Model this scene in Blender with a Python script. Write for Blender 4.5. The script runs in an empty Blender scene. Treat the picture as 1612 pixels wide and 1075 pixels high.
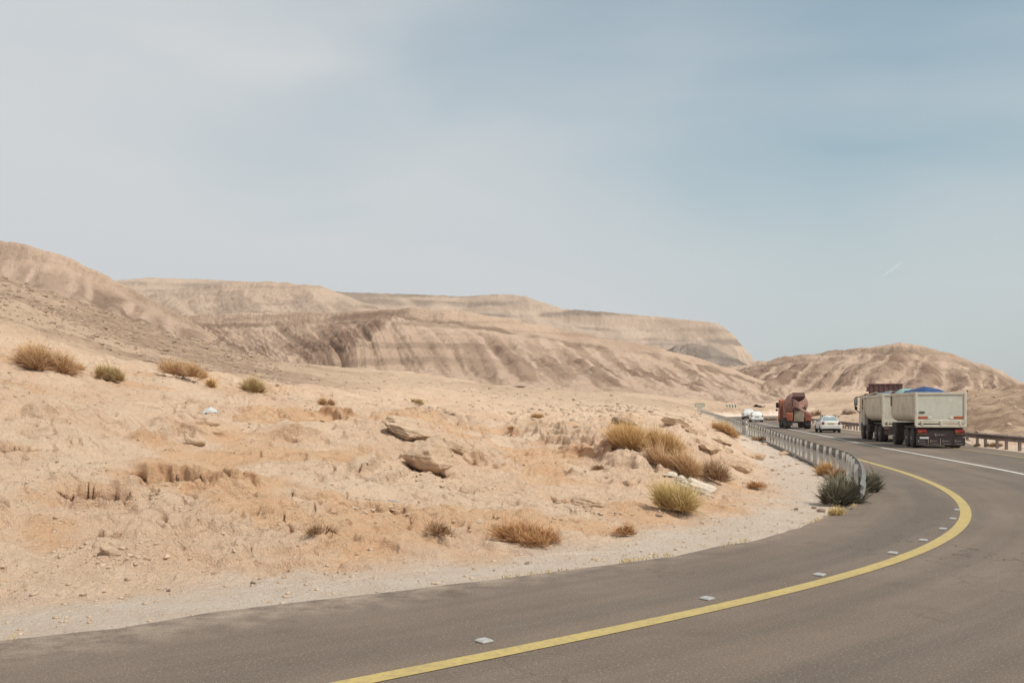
import bpy, math, random
import numpy as np
from mathutils import Vector, Matrix
R = math.radians
S = bpy.context.scene
# ------------------------------------------------------------ camera, sky, sun, exposure
CAMH, FPX, CX, HY = 2.1, 1567.0, 806.0, 643.0        # eye height, focal length, centre column and horizon row of the photograph
cam = bpy.data.cameras.new("camera"); cam.lens = 35.0; cam.sensor_width = 36.0
cam.shift_y = (HY-537.5)/1612.0; cam.clip_start = 0.1; cam.clip_end = 30000
co = bpy.data.objects.new("camera", cam); S.collection.objects.link(co)
co.location = (0, 0, CAMH); co.rotation_euler = (R(90), 0, 0); S.camera = co
SUN_EL, SUN_AZ = 52.0, 128.0      # azimuth measured clockwise from +Y
w = bpy.data.worlds.new("World"); S.world = w; w.use_nodes = True
nt = w.node_tree; nt.nodes.clear()
def N(nt, t, **k):
    n = nt.nodes.new(t)
    for a, b in k.items(): setattr(n, a, b)
    return n
out = N(nt, 'ShaderNodeOutputWorld'); bg = N(nt, 'ShaderNodeBackground')
sky = N(nt, 'ShaderNodeTexSky', sky_type='NISHITA', sun_disc=False)
sky.sun_elevation = R(SUN_EL); sky.sun_rotation = R(SUN_AZ); sky.dust_density = 2.5; sky.air_density = 1.0; sky.ozone_density = 2.0
tc = N(nt, 'ShaderNodeTexCoord')
mp = N(nt, 'ShaderNodeMapping'); mp.inputs['Scale'].default_value = (1.0, 1.0, 3.2); mp.inputs['Rotation'].default_value = (R(7), R(-8), 0)
nz = N(nt, 'ShaderNodeTexNoise'); nz.inputs['Scale'].default_value = 1.7; nz.inputs['Detail'].default_value = 5; nz.inputs['Roughness'].default_value = .42; nz.inputs['Distortion'].default_value = .5
cr = N(nt, 'ShaderNodeMapRange'); cr.inputs['From Min'].default_value = .33; cr.inputs['From Max'].default_value = .66
cr.inputs['To Min'].default_value = .12; cr.inputs['To Max'].default_value = .56
sc = N(nt, 'ShaderNodeVectorMath', operation='MULTIPLY'); sc.inputs[1].default_value = (.090, .124, .108)
mx = N(nt, 'ShaderNodeMix', data_type='RGBA'); mx.inputs['B'].default_value = (.575, .595, .61, 1)
L = nt.links.new
L(tc.outputs['Generated'], mp.inputs['Vector']); L(mp.outputs['Vector'], nz.inputs['Vector']); L(nz.outputs['Fac'], cr.inputs['Value'])
L(sky.outputs['Color'], sc.inputs[0]); L(sc.outputs[0], mx.inputs['A'])
# thin cirrus is thickest low over the horizon
sx = N(nt, 'ShaderNodeSeparateXYZ'); L(tc.outputs['Generated'], sx.inputs[0])
hr = N(nt, 'ShaderNodeMapRange'); hr.inputs['From Min'].default_value = 0; hr.inputs['From Max'].default_value = .24
hr.inputs['To Min'].default_value = .42; hr.inputs['To Max'].default_value = 0
L(sx.outputs['Z'], hr.inputs['Value'])
lr = N(nt, 'ShaderNodeMapRange'); lr.inputs['From Min'].default_value = .35; lr.inputs['From Max'].default_value = -.55
lr.inputs['To Min'].default_value = 0; lr.inputs['To Max'].default_value = .68
L(sx.outputs['X'], lr.inputs['Value'])
ad = N(nt, 'ShaderNodeMath', operation='ADD'); L(cr.outputs[0], ad.inputs[0]); L(hr.outputs[0], ad.inputs[1])
ad2 = N(nt, 'ShaderNodeMath', operation='ADD', use_clamp=True); L(ad.outputs[0], ad2.inputs[0]); L(lr.outputs[0], ad2.inputs[1])
L(ad2.outputs[0], mx.inputs['Factor']); L(mx.outputs['Result'], bg.inputs['Color']); bg.inputs['Strength'].default_value = 1.0
L(bg.outputs[0], out.inputs[0])
sl = bpy.data.lights.new("sun", 'SUN'); sl.energy = 3.0; sl.angle = R(5); sl.color = (1, .93, .84)
so = bpy.data.objects.new("sun", sl); S.collection.objects.link(so)
az = R(SUN_AZ); sd = Vector((math.sin(az)*math.cos(R(SUN_EL)), math.cos(az)*math.cos(R(SUN_EL)), math.sin(R(SUN_EL))))
so.rotation_euler = sd.to_track_quat('Z', 'Y').to_euler()
S.view_settings.view_transform = 'Standard'; S.view_settings.look = 'None'; S.view_settings.gamma = 1; S.view_settings.exposure = .17
S.cycles.max_bounces = 5; S.cycles.diffuse_bounces = 3; S.cycles.glossy_bounces = 2; S.cycles.volume_bounces = 0

# ------------------------------------------------------------ numpy noise
def _h(ix, iy, seed):
    h = (ix.astype(np.int64)*374761393 + iy.astype(np.int64)*668265263 + seed*1442695041) & 0xFFFFFFFF
    h = ((h ^ (h >> 13))*1274126177) & 0xFFFFFFFF
    return (h ^ (h >> 16)) & 0xFFFFFFFF
def perlin(x, y, seed=0):
    xi = np.floor(x); yi = np.floor(y); xf = x-xi; yf = y-yi; xi = xi.astype(np.int64); yi = yi.astype(np.int64)
    u = xf*xf*xf*(xf*(xf*6-15)+10); v = yf*yf*yf*(yf*(yf*6-15)+10)
    def g(a, b, dx, dy):
        an = _h(a, b, seed)/4294967296.0*6.2831853
        return np.cos(an)*dx + np.sin(an)*dy
    n00 = g(xi, yi, xf, yf); n10 = g(xi+1, yi, xf-1, yf); n01 = g(xi, yi+1, xf, yf-1); n11 = g(xi+1, yi+1, xf-1, yf-1)
    return 1.5*((n00*(1-u)+n10*u)*(1-v)+(n01*(1-u)+n11*u)*v)
def fbm(x, y, seed=0, o=4, g=.5):
    s = 0; a = 1.0; f = 1.0
    for k in range(o):
        s = s + a*perlin(x*f+17.3*k, y*f-9.1*k, seed+k); a *= g; f *= 2.03
    return s
def sst(a, b, x):
    t = np.clip((x-a)/(b-a), 0, 1); return t*t*(3-2*t)
# ------------------------------------------------------------ mesh helpers
def link(o): S.collection.objects.link(o)
def tag(o, label=None, cat=None, group=None, kind=None):
    if label: o['label'] = label
    if cat: o['category'] = cat
    if group: o['group'] = group
    if kind: o['kind'] = kind
    return o
def np_mesh(name, V, F, mats, smooth=True, attrs=None, uv=None):
    """V (n,3), F (m,4) or (m,3) arrays"""
    me = bpy.data.meshes.new(name); V = np.asarray(V, np.float32); F = np.asarray(F, np.int32); k = F.shape[1]
    me.vertices.add(len(V)); me.vertices.foreach_set('co', V.ravel())
    me.loops.add(F.size); me.loops.foreach_set('vertex_index', F.ravel())
    me.polygons.add(len(F)); me.polygons.foreach_set('loop_start', np.arange(0, F.size, k, dtype=np.int32))
    if smooth: me.polygons.foreach_set('use_smooth', np.ones(len(F), bool))
    for an, av in (attrs or {}).items():
        a = me.attributes.new(an, 'FLOAT', 'POINT'); a.data.foreach_set('value', np.asarray(av, np.float32))
    if uv is not None:
        l = me.uv_layers.new(name='uv'); l.data.foreach_set('uv', np.asarray(uv, np.float32)[F.ravel()].ravel())
    me.update(calc_edges=True)
    for m in (mats if isinstance(mats, (list, tuple)) else [mats]): me.materials.append(m)
    o = bpy.data.objects.new(name, me); link(o); return o
def grid_faces(nr, nc):
    i = np.arange(nr-1)[:, None]*nc + np.arange(nc-1)[None, :]
    return np.stack([i, i+1, i+nc+1, i+nc], -1).reshape(-1, 4)
# ------------------------------------------------------------ materials
def nodes(m):
    m.use_nodes = True; t = m.node_tree; return t, t.nodes['Principled BSDF'], t.links.new
def rgba(c): return (c[0], c[1], c[2], 1)
def mixn(t, L, fac, a, b, blend='MIX'):
    n = N(t, 'ShaderNodeMix', data_type='RGBA', blend_type=blend)
    for sock, v in (('Factor', fac), ('A', a), ('B', b)):
        if hasattr(v, 'is_linked') or hasattr(v, 'links'): L(v, n.inputs[sock])
        elif sock == 'Factor': n.inputs[sock].default_value = v
        else: n.inputs[sock].default_value = rgba(v)
    return n.outputs['Result']
def noisen(t, L, vec, scale, detail=4, rough=.55, lo=.35, hi=.65, dist=0):
    n = N(t, 'ShaderNodeTexNoise'); n.inputs['Scale'].default_value = scale; n.inputs['Detail'].default_value = detail
    n.inputs['Roughness'].default_value = rough; n.inputs['Distortion'].default_value = dist
    if vec is not None: L(vec, n.inputs['Vector'])
    r = N(t, 'ShaderNodeMapRange'); r.inputs['From Min'].default_value = lo; r.inputs['From Max'].default_value = hi
    L(n.outputs['Fac'], r.inputs['Value']); return r.outputs[0]
def math_n(t, L, op, a, b=0.0, clamp=False):
    n = N(t, 'ShaderNodeMath', operation=op, use_clamp=clamp)
    for i, v in enumerate((a, b)):
        if hasattr(v, 'links'): L(v, n.inputs[i])
        else: n.inputs[i].default_value = v
    return n.outputs[0]
def attrn(t, name): return N(t, 'ShaderNodeAttribute', attribute_name=name).outputs['Fac']
def objc(t): return N(t, 'ShaderNodeTexCoord').outputs['Object']
def bumpn(t, L, P, h, strength, dist):
    b = N(t, 'ShaderNodeBump'); b.inputs['Strength'].default_value = strength; b.inputs['Distance'].default_value = dist
    L(h, b.inputs['Height']); L(b.outputs[0], P.inputs['Normal'])
def paint(name, col, col2=None, scale=3.0, rough=.5, metal=0.0, dirt=None, dirt_amt=.5, bump=0):
    m = bpy.data.materials.new(name); t, P, L = nodes(m); v = objc(t)
    c = mixn(t, L, noisen(t, L, v, scale, 5), col, col2 or tuple(x*.85 for x in col))
    if dirt:
        f = math_n(t, L, 'MULTIPLY', noisen(t, L, v, scale*1.7, 7, .65, .48, .72), dirt_amt)
        c = mixn(t, L, f, c, dirt)
    L(c, P.inputs['Base Color']); P.inputs['Roughness'].default_value = rough; P.inputs['Metallic'].default_value = metal
    if bump: bumpn(t, L, P, noisen(t, L, v, scale*8, 5), bump, .01)
    return m
# sand sheet
def sand_material():
    m = bpy.data.materials.new('sand'); t, P, L = nodes(m); v = objc(t)
    base = mixn(t, L, noisen(t, L, v, .35, 6, .6, .38, .62), (.79, .535, .375), (.86, .625, .455))
    org = mixn(t, L, noisen(t, L, v, 1.3, 5, .6), (.76, .455, .27), (.82, .53, .335))
    c = mixn(t, L, attrn(t, 'orange'), base, org)
    far = mixn(t, L, noisen(t, L, v, .03, 6, .6), (.54, .375, .262), (.665, .475, .342))
    c = mixn(t, L, attrn(t, 'far'), c, far)
    c = mixn(t, L, math_n(t, L, 'MULTIPLY', noisen(t, L, v, 4, 9, .80, .52, .68), .50), c, (.40, .24, .14))
    mf = N(t, 'ShaderNodeMapping'); mf.inputs['Scale'].default_value = (1, 1, 2.2); L(v, mf.inputs['Vector'])
    c = mixn(t, L, math_n(t, L, 'MULTIPLY', math_n(t, L, 'MULTIPLY', noisen(t, L, mf.outputs[0], .7, 10, .8, .50, .66), attrn(t, 'far')), .7), c, (.36, .25, .175))
    c = mixn(t, L, math_n(t, L, 'MULTIPLY', noisen(t, L, v, 19, 4, .7, .56, .70), .5), c, (.78, .64, .50))
    dk = mixn(t, L, noisen(t, L, v, .8, 7, .7, .42, .62), (.30, .195, .135), (.50, .345, .24))
    c = mixn(t, L, attrn(t, 'dark'), c, dk)
    vg = mixn(t, L, noisen(t, L, v, 1.6, 7, .7), (.75, .58, .46), (.82, .67, .56))
    vg = mixn(t, L, math_n(t, L, 'MULTIPLY', noisen(t, L, v, 30, 3, .7, .60, .72), .25), vg, (.52, .38, .30))
    c = mixn(t, L, attrn(t, 'verge'), c, vg)
    L(c, P.inputs['Base Color']); P.inputs['Roughness'].default_value = 1; P.inputs['Specular IOR Level'].default_value = .1
    h = math_n(t, L, 'ADD', noisen(t, L, v, 9, 8, .7, .2, .8), math_n(t, L, 'MULTIPLY', noisen(t, L, v, 45, 3, .6, .3, .7), .35))
    bumpn(t, L, P, h, 1.0, .07)
    return m
def hill_material(name, pale, mid, dark, line, fade=0.0):
    m = bpy.data.materials.new(name); t, P, L = nodes(m); v = objc(t)
    c = mixn(t, L, noisen(t, L, v, .02, 6, .6), pale, mid)
    c = mixn(t, L, attrn(t, 'pat'), c, mixn(t, L, noisen(t, L, v, .15, 6, .7), dark, tuple(a*.8 for a in dark)))
    c = mixn(t, L, attrn(t, 'strata'), c, line)
    c = mixn(t, L, math_n(t, L, 'MULTIPLY', noisen(t, L, v, .35, 9, .8, .50, .68), .38), c, tuple(a*.60 for a in mid))
    c = mixn(t, L, math_n(t, L, 'MULTIPLY', noisen(t, L, v, .12, 8, .75, .53, .68), .3), c, tuple(min(1, a*1.15) for a in pale))
    L(c, P.inputs['Base Color']); P.inputs['Roughness'].default_value = 1; P.inputs['Specular IOR Level'].default_value = .05
    bumpn(t, L, P, noisen(t, L, v, .28, 9, .7, .2, .8), .8, 1.6)
    return m
# ------------------------------------------------------------ the road's path (white centre line), all in metres
yel = np.array([(-52,-15),(-38,-11.5),(-26,-7.5),(-16,-2.8),(-8.5,2.0),(-1.2,7.6),(1.9,10.2),(3.8,12.0),(6.3,14.9),(9.24,20),(11.6,27),(13.05,33.6),(14.2,40.6)], float)
def catmull(P, n=24):
    P = np.asarray(P, float); Q = np.vstack([2*P[0]-P[1], P, 2*P[-1]-P[-2]]); o = []
    for i in range(1, len(Q)-2):
        p0, p1, p2, p3 = Q[i-1], Q[i], Q[i+1], Q[i+2]
        for t in np.arange(n)/n:
            o.append(.5*((2*p1)+(-p0+p2)*t+(2*p0-5*p1+4*p2-p3)*t*t+(-p0+3*p1-3*p2+p3)*t**3))
    o.append(Q[-2]); return np.array(o)
def resample(P, d):
    s = np.r_[0, np.cumsum(np.linalg.norm(np.diff(P, axis=0), axis=1))]; q = np.arange(0, s[-1], d)
    return np.stack([np.interp(q, s, P[:, k]) for k in range(P.shape[1])], 1)
def smooth(P, k, it=2):
    for _ in range(it):
        Q = np.pad(P, ((k, k), (0, 0)), mode='edge'); ker = np.ones(2*k+1)/(2*k+1)
        Q = np.stack([np.convolve(Q[:, j], ker, 'valid') for j in range(P.shape[1])], 1)
        Q[:k] = P[:k]; Q[-k:] = P[-k:]; P = Q
    return P
def normals(P):
    T = np.gradient(P, axis=0); T /= np.linalg.norm(T, axis=1)[:, None]; return T, np.stack([T[:, 1], -T[:, 0]], 1)   # right-hand normal
YL = resample(catmull(yel), .5); T_, n_ = normals(YL); near_c = YL + n_*3.6
rest = np.array([(21.4,62.5),(24.0,76.5),(27.9,99.7),(29.7,110),(34.0,136),(38.5,162),(42.6,180),(47.5,192),(56,201.5),(68,206),(90,207),(130,200),(190,185)], float)
C = catmull(np.vstack([near_c[::10], rest]), 20); C = smooth(resample(C, .5), 5, 2); C = resample(C, .5)
CT, CN = normals(C); CS = np.arange(len(C))*.5
def zroad(y):
    return np.interp(y, [-1e4, 95, 120, 145, 170, 200, 250, 1e4], [0, 0, .06, .15, .36, .5, .9, .9])
def lateral(x, y):
    """signed offset to the right of the centre line and station, for arrays"""
    x = np.asarray(x, np.float32).ravel(); y = np.asarray(y, np.float32).ravel(); off = np.empty(len(x), np.float32); st = np.empty(len(x), np.float32)
    sub = C[::2].astype(np.float32)
    for a in range(0, len(x), 20000):
        X = x[a:a+20000, None]; Y = y[a:a+20000, None]
        i = np.argmin((X-sub[None, :, 0])**2+(Y-sub[None, :, 1])**2, 1)*2
        i = np.minimum(i, len(C)-1)
        dx = x[a:a+20000]-C[i, 0]; dy = y[a:a+20000]-C[i, 1]
        off[a:a+20000] = dx*CN[i, 0]+dy*CN[i, 1]; st[a:a+20000] = CS[i]+dx*CT[i, 0]+dy*CT[i, 1]
        far = np.hypot(dx, dy); o = off[a:a+20000]; o[:] = np.where(o < 0, -1, 1)*np.maximum(np.abs(o), far*.999)
    return off, st
edge_pts = np.array([(-9.5,6.2),(-4.6,9.0),(-2.2,10.9),(.35,12.6),(2.7,14.6),(6.0,19.1),(7.6,21.6),(10.0,30),(12.0,38),(13.6,47),(17.2,67),(19.8,82)], float)
eo, es = lateral(edge_pts[:, 0], edge_pts[:, 1])
eo = eo-np.array([0, 0, 0, 0, 0, 0, .1, .5, .6, .6, .6, .6])
def edgeL(s): return np.interp(s, es, eo, left=-6.6, right=-6.4)
def edgeR(s): return 5.3+3*sst(CS[np.argmin(np.hypot(C[:, 0]-15, C[:, 1]-30))], 0, s)
# ------------------------------------------------------------ the ground's height
prof = {
 -420: [(8,1000),(11,930),(15,740),(19,640),(24,560),(45,490),(75,420),(115,385),(170,420),(300,480),(600,560)],
 0: [(9,1010),(11.5,929),(13.2,850),(14.2,800),(15.8,740),(17,700),(19.5,640),(22,592),(30,562),(45,510),(70,470),(110,441),(135,452),(180,500),(300,560),(600,590)],
 200: [(10.5,975),(12.3,908),(13.8,850),(15.2,800),(17,740),(19,700),(22,640),(26,606),(45,570),(80,540),(125,507),(150,517),(200,550),(300,575),(600,600)],
 400: [(11,945),(12.8,899),(14.4,850),(16,800),(18.3,750),(21,700),(26,642),(30,619),(45,602),(80,585),(140,564),(170,570),(250,578),(600,600)],
 520: [(12.6,905),(14.5,850),(16.4,800),(18.6,750),(21.5,700),(25.5,655),(34,630),(60,608),(120,588),(200,580),(300,585),(600,600)],
 640: [(11.8,922),(12.8,898),(14.8,850),(17,800),(20,740),(22.5,700),(26,668),(36,638),(70,613),(200,590),(300,588),(600,600)],
 800: [(13,895),(13.9,880),(15.7,840),(18,800),(22.5,740),(30,690),(45,656),(80,632),(200,614),(300,612),(600,614)],
 900: [(14,880),(15.3,862),(17.5,820),(20.5,775),(25,720),(33,680),(50,655),(90,635),(200,620),(300,618),(600,620)],
 1000: [(14.6,868),(16.2,847),(18.2,815),(20.8,775),(23.5,735),(28,692),(40,662),(70,644),(150,629),(250,622),(600,625)],
 1060: [(16,848),(18,825),(20.5,790),(23.5,750),(27.5,705),(36,672),(60,653),(120,639),(250,626),(600,627)],
 1110: [(18,826),(20,808),(23,772),(27,730),(33,700),(45,676),(75,659),(120,652),(180,648),(280,632),(600,630)],
 1160: [(20,808),(23,785),(28,752),(34,724),(45,698),(70,679),(110,663),(160,655),(260,642),(330,634),(600,630)],
 1220: [(23,786),(28,761),(38,730),(50,707),(75,686),(110,671),(160,658),(260,645),(350,632),(600,628)],
 1300: [(28,761),(50,709),(80,684),(120,668),(160,653),(200,640),(280,628),(400,620),(600,618)],
 1400: [(50,709),(80,681),(110,661),(140,645),(200,632),(300,620),(600,615)],
 1500: [(50,709),(62,694),(75,672),(90,650),(110,632),(130,628),(180,632),(300,622),(600,620)],
 1570: [(50,709),(57,696),(66,676),(78,650),(92,628),(106,618),(130,624),(180,632),(300,625),(600,625)],
 1640: [(50,709),(56,695),(64,672),(76,645),(90,620),(104,611),(130,622),(180,635),(300,630),(600,630)],
 2000: [(40,725),(56,695),(70,660),(85,630),(104,606),(130,622),(300,630),(600,635)],
}
K = []; VAL = []
for px, l in prof.items():
    for D, py in l: K.append((px/170.0, 3.2*math.log(D))); VAL.append((HY-py)/FPX)
K = np.array(K); VAL = np.array(VAL)
def tri(d2): return .5*d2*np.log(d2+1e-9)
A = tri(((K[:, None]-K[None])**2).sum(-1))+np.eye(len(K))*.02
Pm = np.c_[np.ones(len(K)), K]; M = np.block([[A, Pm], [Pm.T, np.zeros((3, 3))]])
W = np.linalg.solve(M, np.r_[VAL, 0, 0, 0])
def tps(px, D):
    q = np.stack([px/170.0, 3.2*np.log(D)], -1).astype(np.float32); o = np.empty(len(q)); Kf = K.astype(np.float32)
    for a in range(0, len(q), 20000):
        b = q[a:a+20000]; d2 = ((b[:, None]-Kf[None])**2).sum(-1)
        o[a:a+20000] = tri(d2)@W[:len(K)] + W[len(K)] + b@W[len(K)+1:]
    return o
def ground(x, y, detail=True, full=False, push=None):
    x = np.asarray(x, float).ravel(); y = np.asarray(y, float).ravel(); r = np.hypot(x, y)+1e-6
    th = np.arctan2(x, y); px = CX+FPX*np.tan(np.clip(th, -R(38), R(37))); px = np.clip(px, -400, 1980)
    D = np.clip(r*np.cos(np.clip(th, -R(38), R(37))), 8.0, 650)
    z = CAMH+tps(px, D)*D
    z = np.where(r > 650, z, z)
    off, st = lateral(x, y); zr = zroad(y)
    eL = edgeL(st); u = np.where(off < 0, eL-off, off-edgeR(st))        # metres outside the asphalt
    # left verge is ~1.6 m wide, then the bank
    wv = np.where(off < 0, sst(.7, 2.9, u), sst(1.2, 7.0, u))
    front = sst(-2.0, 6.0, y)
    nearleft = (off < 0)
    z = np.where(nearleft, z, z)
    zz = zr-.035+(z-zr)*wv*front
    if detail:
        am = sst(.5, 3.0, u)*front
        rough = np.clip(r/25.0, .6, 12)
        lf = sst(.0, .5, fbm(x*.12, y*.12, 5, 3)+.2)
        n = .15*fbm(x*.33, y*.33, 11, 4)*np.minimum(rough, 1.6) + .07*fbm(x*1.2, y*1.5, 21, 5, .55)*sst(90, 30, r)+.02*fbm(x*7, y*7, 31, 3)*sst(60, 30, r)
        n += .22*np.abs(perlin(x*.10, y*.10, 41))*np.clip((r-40)/40, 0, 3)
        n += sst(50, 140, r)*.5*fbm(x*.04, y*.04, 55, 4)
        # blocky lumps and broken crust
        b = perlin(x*.9, y*1.5, 61)+.5*perlin(x*2.1, y*3.0, 62); n += .10*sst(.05, .18, b)*lf*sst(60, 30, r)
        zt = zz+n*am
        h = .46; q = (zt+.45*fbm(x*.42, y*.42, 71, 4))/h; f = q-np.floor(q)
        led = h*(sst(.0, .40, f)-f)*(.10+.78*sst(.06, .36, fbm(x*.30+7, y*.30, 73, 4)))*sst(.25, 1.0, zt-zr)*sst(2.35, 1.9, zt-zr)*sst(60, 28, r)
        zz = zt+led*am*sst(2.2, 4.0, u)
        ck = perlin(x*.55+.5*perlin(x*1.3, y*1.3, 86), y*1.0+.5*perlin(x*1.7, y*1.7, 87), 85); zz = zz-.18*np.exp(-(ck/.030)**2)*sst(-.05, .25, fbm(x*.35, y*.35, 88, 3)+.05)*am*sst(60, 30, r)*sst(2.0, 3.5, u)
        zz = zz+sst(1400, 1500, CX+FPX*x/np.maximum(y, 1))*sst(58, 75, r)*sst(170, 120, r)*(1.1*np.abs(fbm(x*.09, y*.09, 96, 5))-.3)
        if push is not None:
            mk = sst(.10, .42, fbm(x*.30+7, y*.30, 73, 4))*sst(.25, 1.0, zt-zr)*sst(2.35, 1.9, zt-zr)*sst(60, 28, r)*am*sst(2.2, 4.0, u)
            push += mk*.20*sst(.10, .36, f)*(1-sst(.45, 1, f))
        # smaller lumps and clods
        lp = np.abs(perlin(x*1.9, y*2.6, 63)); zz = zz+.09*(sst(.0, .22, lp)-.7)*sst(-.1, .4, fbm(x*.3, y*.3, 64, 3))*am*sst(45, 25, r)*sst(2.0, 3.5, u)
        # hollows where the bank has fallen away under a crust: (x, y, half width, depth)
        for hx, hy, hr, hd in hollows:
            dl = math.hypot(hx, hy); ux, uy = -hx/dl, -hy/dl; wob = .16*perlin(x*2.2, y*2.2, 81)+.10*perlin(x*6, y*6, 82)
            tt = (x-hx)*ux+(y-hy)*uy+wob; ss = -(x-hx)*uy+(y-hy)*ux
            side = np.exp(-(ss/hr)**4); g = sst(-.08, .02, tt)*np.exp(-(np.maximum(tt, 0)/(hd*1.9))**2)*side; zz = zz-hd*g
            if push is not None: push += .55*hd*side*sst(-.9*hd-.3, -.06, tt)*(tt < .0)
    if full: return zz, u, off, st, r

    return zz
hollows = []
_ys = np.concatenate([np.arange(8.5, 60, .06), np.arange(60, 700, .8)])
def at(px, py, detail=True):
    """where the line of sight through a point of the photograph first meets the ground"""
    x = (px-CX)/FPX*_ys; zr = CAMH+(HY-py)/FPX*_ys
    z = ground(x, _ys, detail); k = np.where(z > zr)[0]
    i = k[0] if len(k) else len(_ys)-1
    return Vector((x[i], _ys[i], float(z[i])))
for hp in ((268, 752, .62, .42), (150, 770, .5, .34), (640, 662, .5, .34), (590, 792, .55, .26), (905, 782, .45, .30), (165, 838, .25, .16), (300, 672, .3, .22), (35, 700, .5, .2), (480, 690, .5, .14), (1160, 722, .5, .26), (1110, 705, .4, .22), (676, 733, .45, .30), (845, 700, .5, .12), (760, 735, .5, .14), (1000, 760, .4, .16)):
    p = at(hp[0], hp[1], False); hollows.append((p.x, p.y, hp[2], hp[3]))
SAND = sand_material()
def build_ground():
    th = np.concatenate([np.linspace(-180, -33, 60)[:-1], np.linspace(-33, -29, 16)[:-1], np.linspace(-29, 29, 1000), np.linspace(29, 33, 16)[1:], np.linspace(33, 180, 60)[1:]])
    rr = np.concatenate([[.5, 2, 4, 6, 7.5], np.linspace(8.5, 12, 70), np.linspace(12, 27, 560)[1:], np.geomspace(27, 60, 260)[1:], np.geomspace(60, 220, 220)[1:], np.geomspace(220, 700, 70)[1:], np.geomspace(700, 4200, 16)[1:]])
    TH, RR = np.meshgrid(np.radians(th), rr); x = (RR*np.sin(TH)).ravel(); y = (RR*np.cos(TH)).ravel()
    pu = np.zeros(len(x)); z, u, off, st, r = ground(x, y, True, True, pu)
    z = z*np.where(r > 700, np.clip(1-(r-700)/1500, 0, 1), 1)+np.where(r > 700, 6*np.clip((r-700)/1500, 0, 1), 0)
    px = CX+FPX*x/np.maximum(y, 1); inn = sst(.1, -.4, u)
    z = z-.05*inn                                        # drop below the road sheet
    verge = np.clip(sst(2.5, 1.0, u+.6*fbm(x*.6, y*.6, 91, 4))*(off < 0)+.6*sst(4.0, 1.0, u)*(off > 0), 0, 1)
    dark = sst(42, 62, r)*sst(700, 480, px)*sst(.30, -.15, (px-520)/900+.4*0)*sst(200, 150, r)
    crest = sst(-.05, .35, fbm(x*.04, y*.04, 93, 4)+.25)
    dark = np.clip(dark*(.45+.55*crest), 0, 1)*.9
    dark = np.maximum(dark, sst(1400, 1500, px)*sst(60, 72, r)*sst(160, 130, r)*(.55+.45*sst(-.25, .15, fbm(x*.16, y*.16, 95, 5))))
    dark = np.maximum(dark, .5*sst(90, 180, r)*sst(300, 240, r)*sst(.05, .4, fbm(x*.03, y*.03, 97, 5)))
    orange = np.clip(.95*sst(.10, .5, fbm(x*.28, y*.28, 94, 4)+.1)*sst(45, 25, r), 0, 1)
    for hx, hy, hr, hd in hollows: orange = np.maximum(orange, np.exp(-(((x-hx)/(hr*1.3))**2+((y-hy+.3)/(hr*.9))**2)**1.5)*min(1, hd*3))
    far = sst(35, 130, r)
    x = x-pu*np.sin(np.arctan2(x, y)-.12); y = y-pu*np.cos(np.arctan2(x, y)-.12)
    o = np_mesh('ground', np.stack([x, y, z], 1), grid_faces(len(rr), len(th))[:, ::-1], SAND, True, dict(verge=verge, dark=dark, orange=orange, far=far))
    tag(o, kind='structure'); return o
build_ground()
# ------------------------------------------------------------ road, markings
def strip(name, mat, o0, o1, dz, s0=0, s1=1e9, n=None, step=2, jag=0):
    i0 = int(max(s0, 0)*2); i1 = int(min(s1*2, len(C)-1)); idx = np.arange(i0, i1, step)
    s = CS[idx]; a = o0(s) if callable(o0) else np.full(len(s), o0); b = o1(s) if callable(o1) else np.full(len(s), o1)
    n = n or 2; f = np.linspace(0, 1, n); V = []; UV = []
    for k in range(len(idx)):
        for q in f:
            o = a[k]*(1-q)+b[k]*q
            if jag and q == 0: o += jag*float(fbm(np.array([s[k]*.7]), np.array([.5]), 7, 3)[0])
            p = C[idx[k]]+CN[idx[k]]*o; V.append((p[0], p[1], float(zroad(p[1]))+dz)); UV.append((o, s[k]))
    ob = np_mesh(name, V, grid_faces(len(idx), n)[:, ::-1], mat, True, None, np.array(UV)); tag(ob, kind='structure'); return ob
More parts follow.
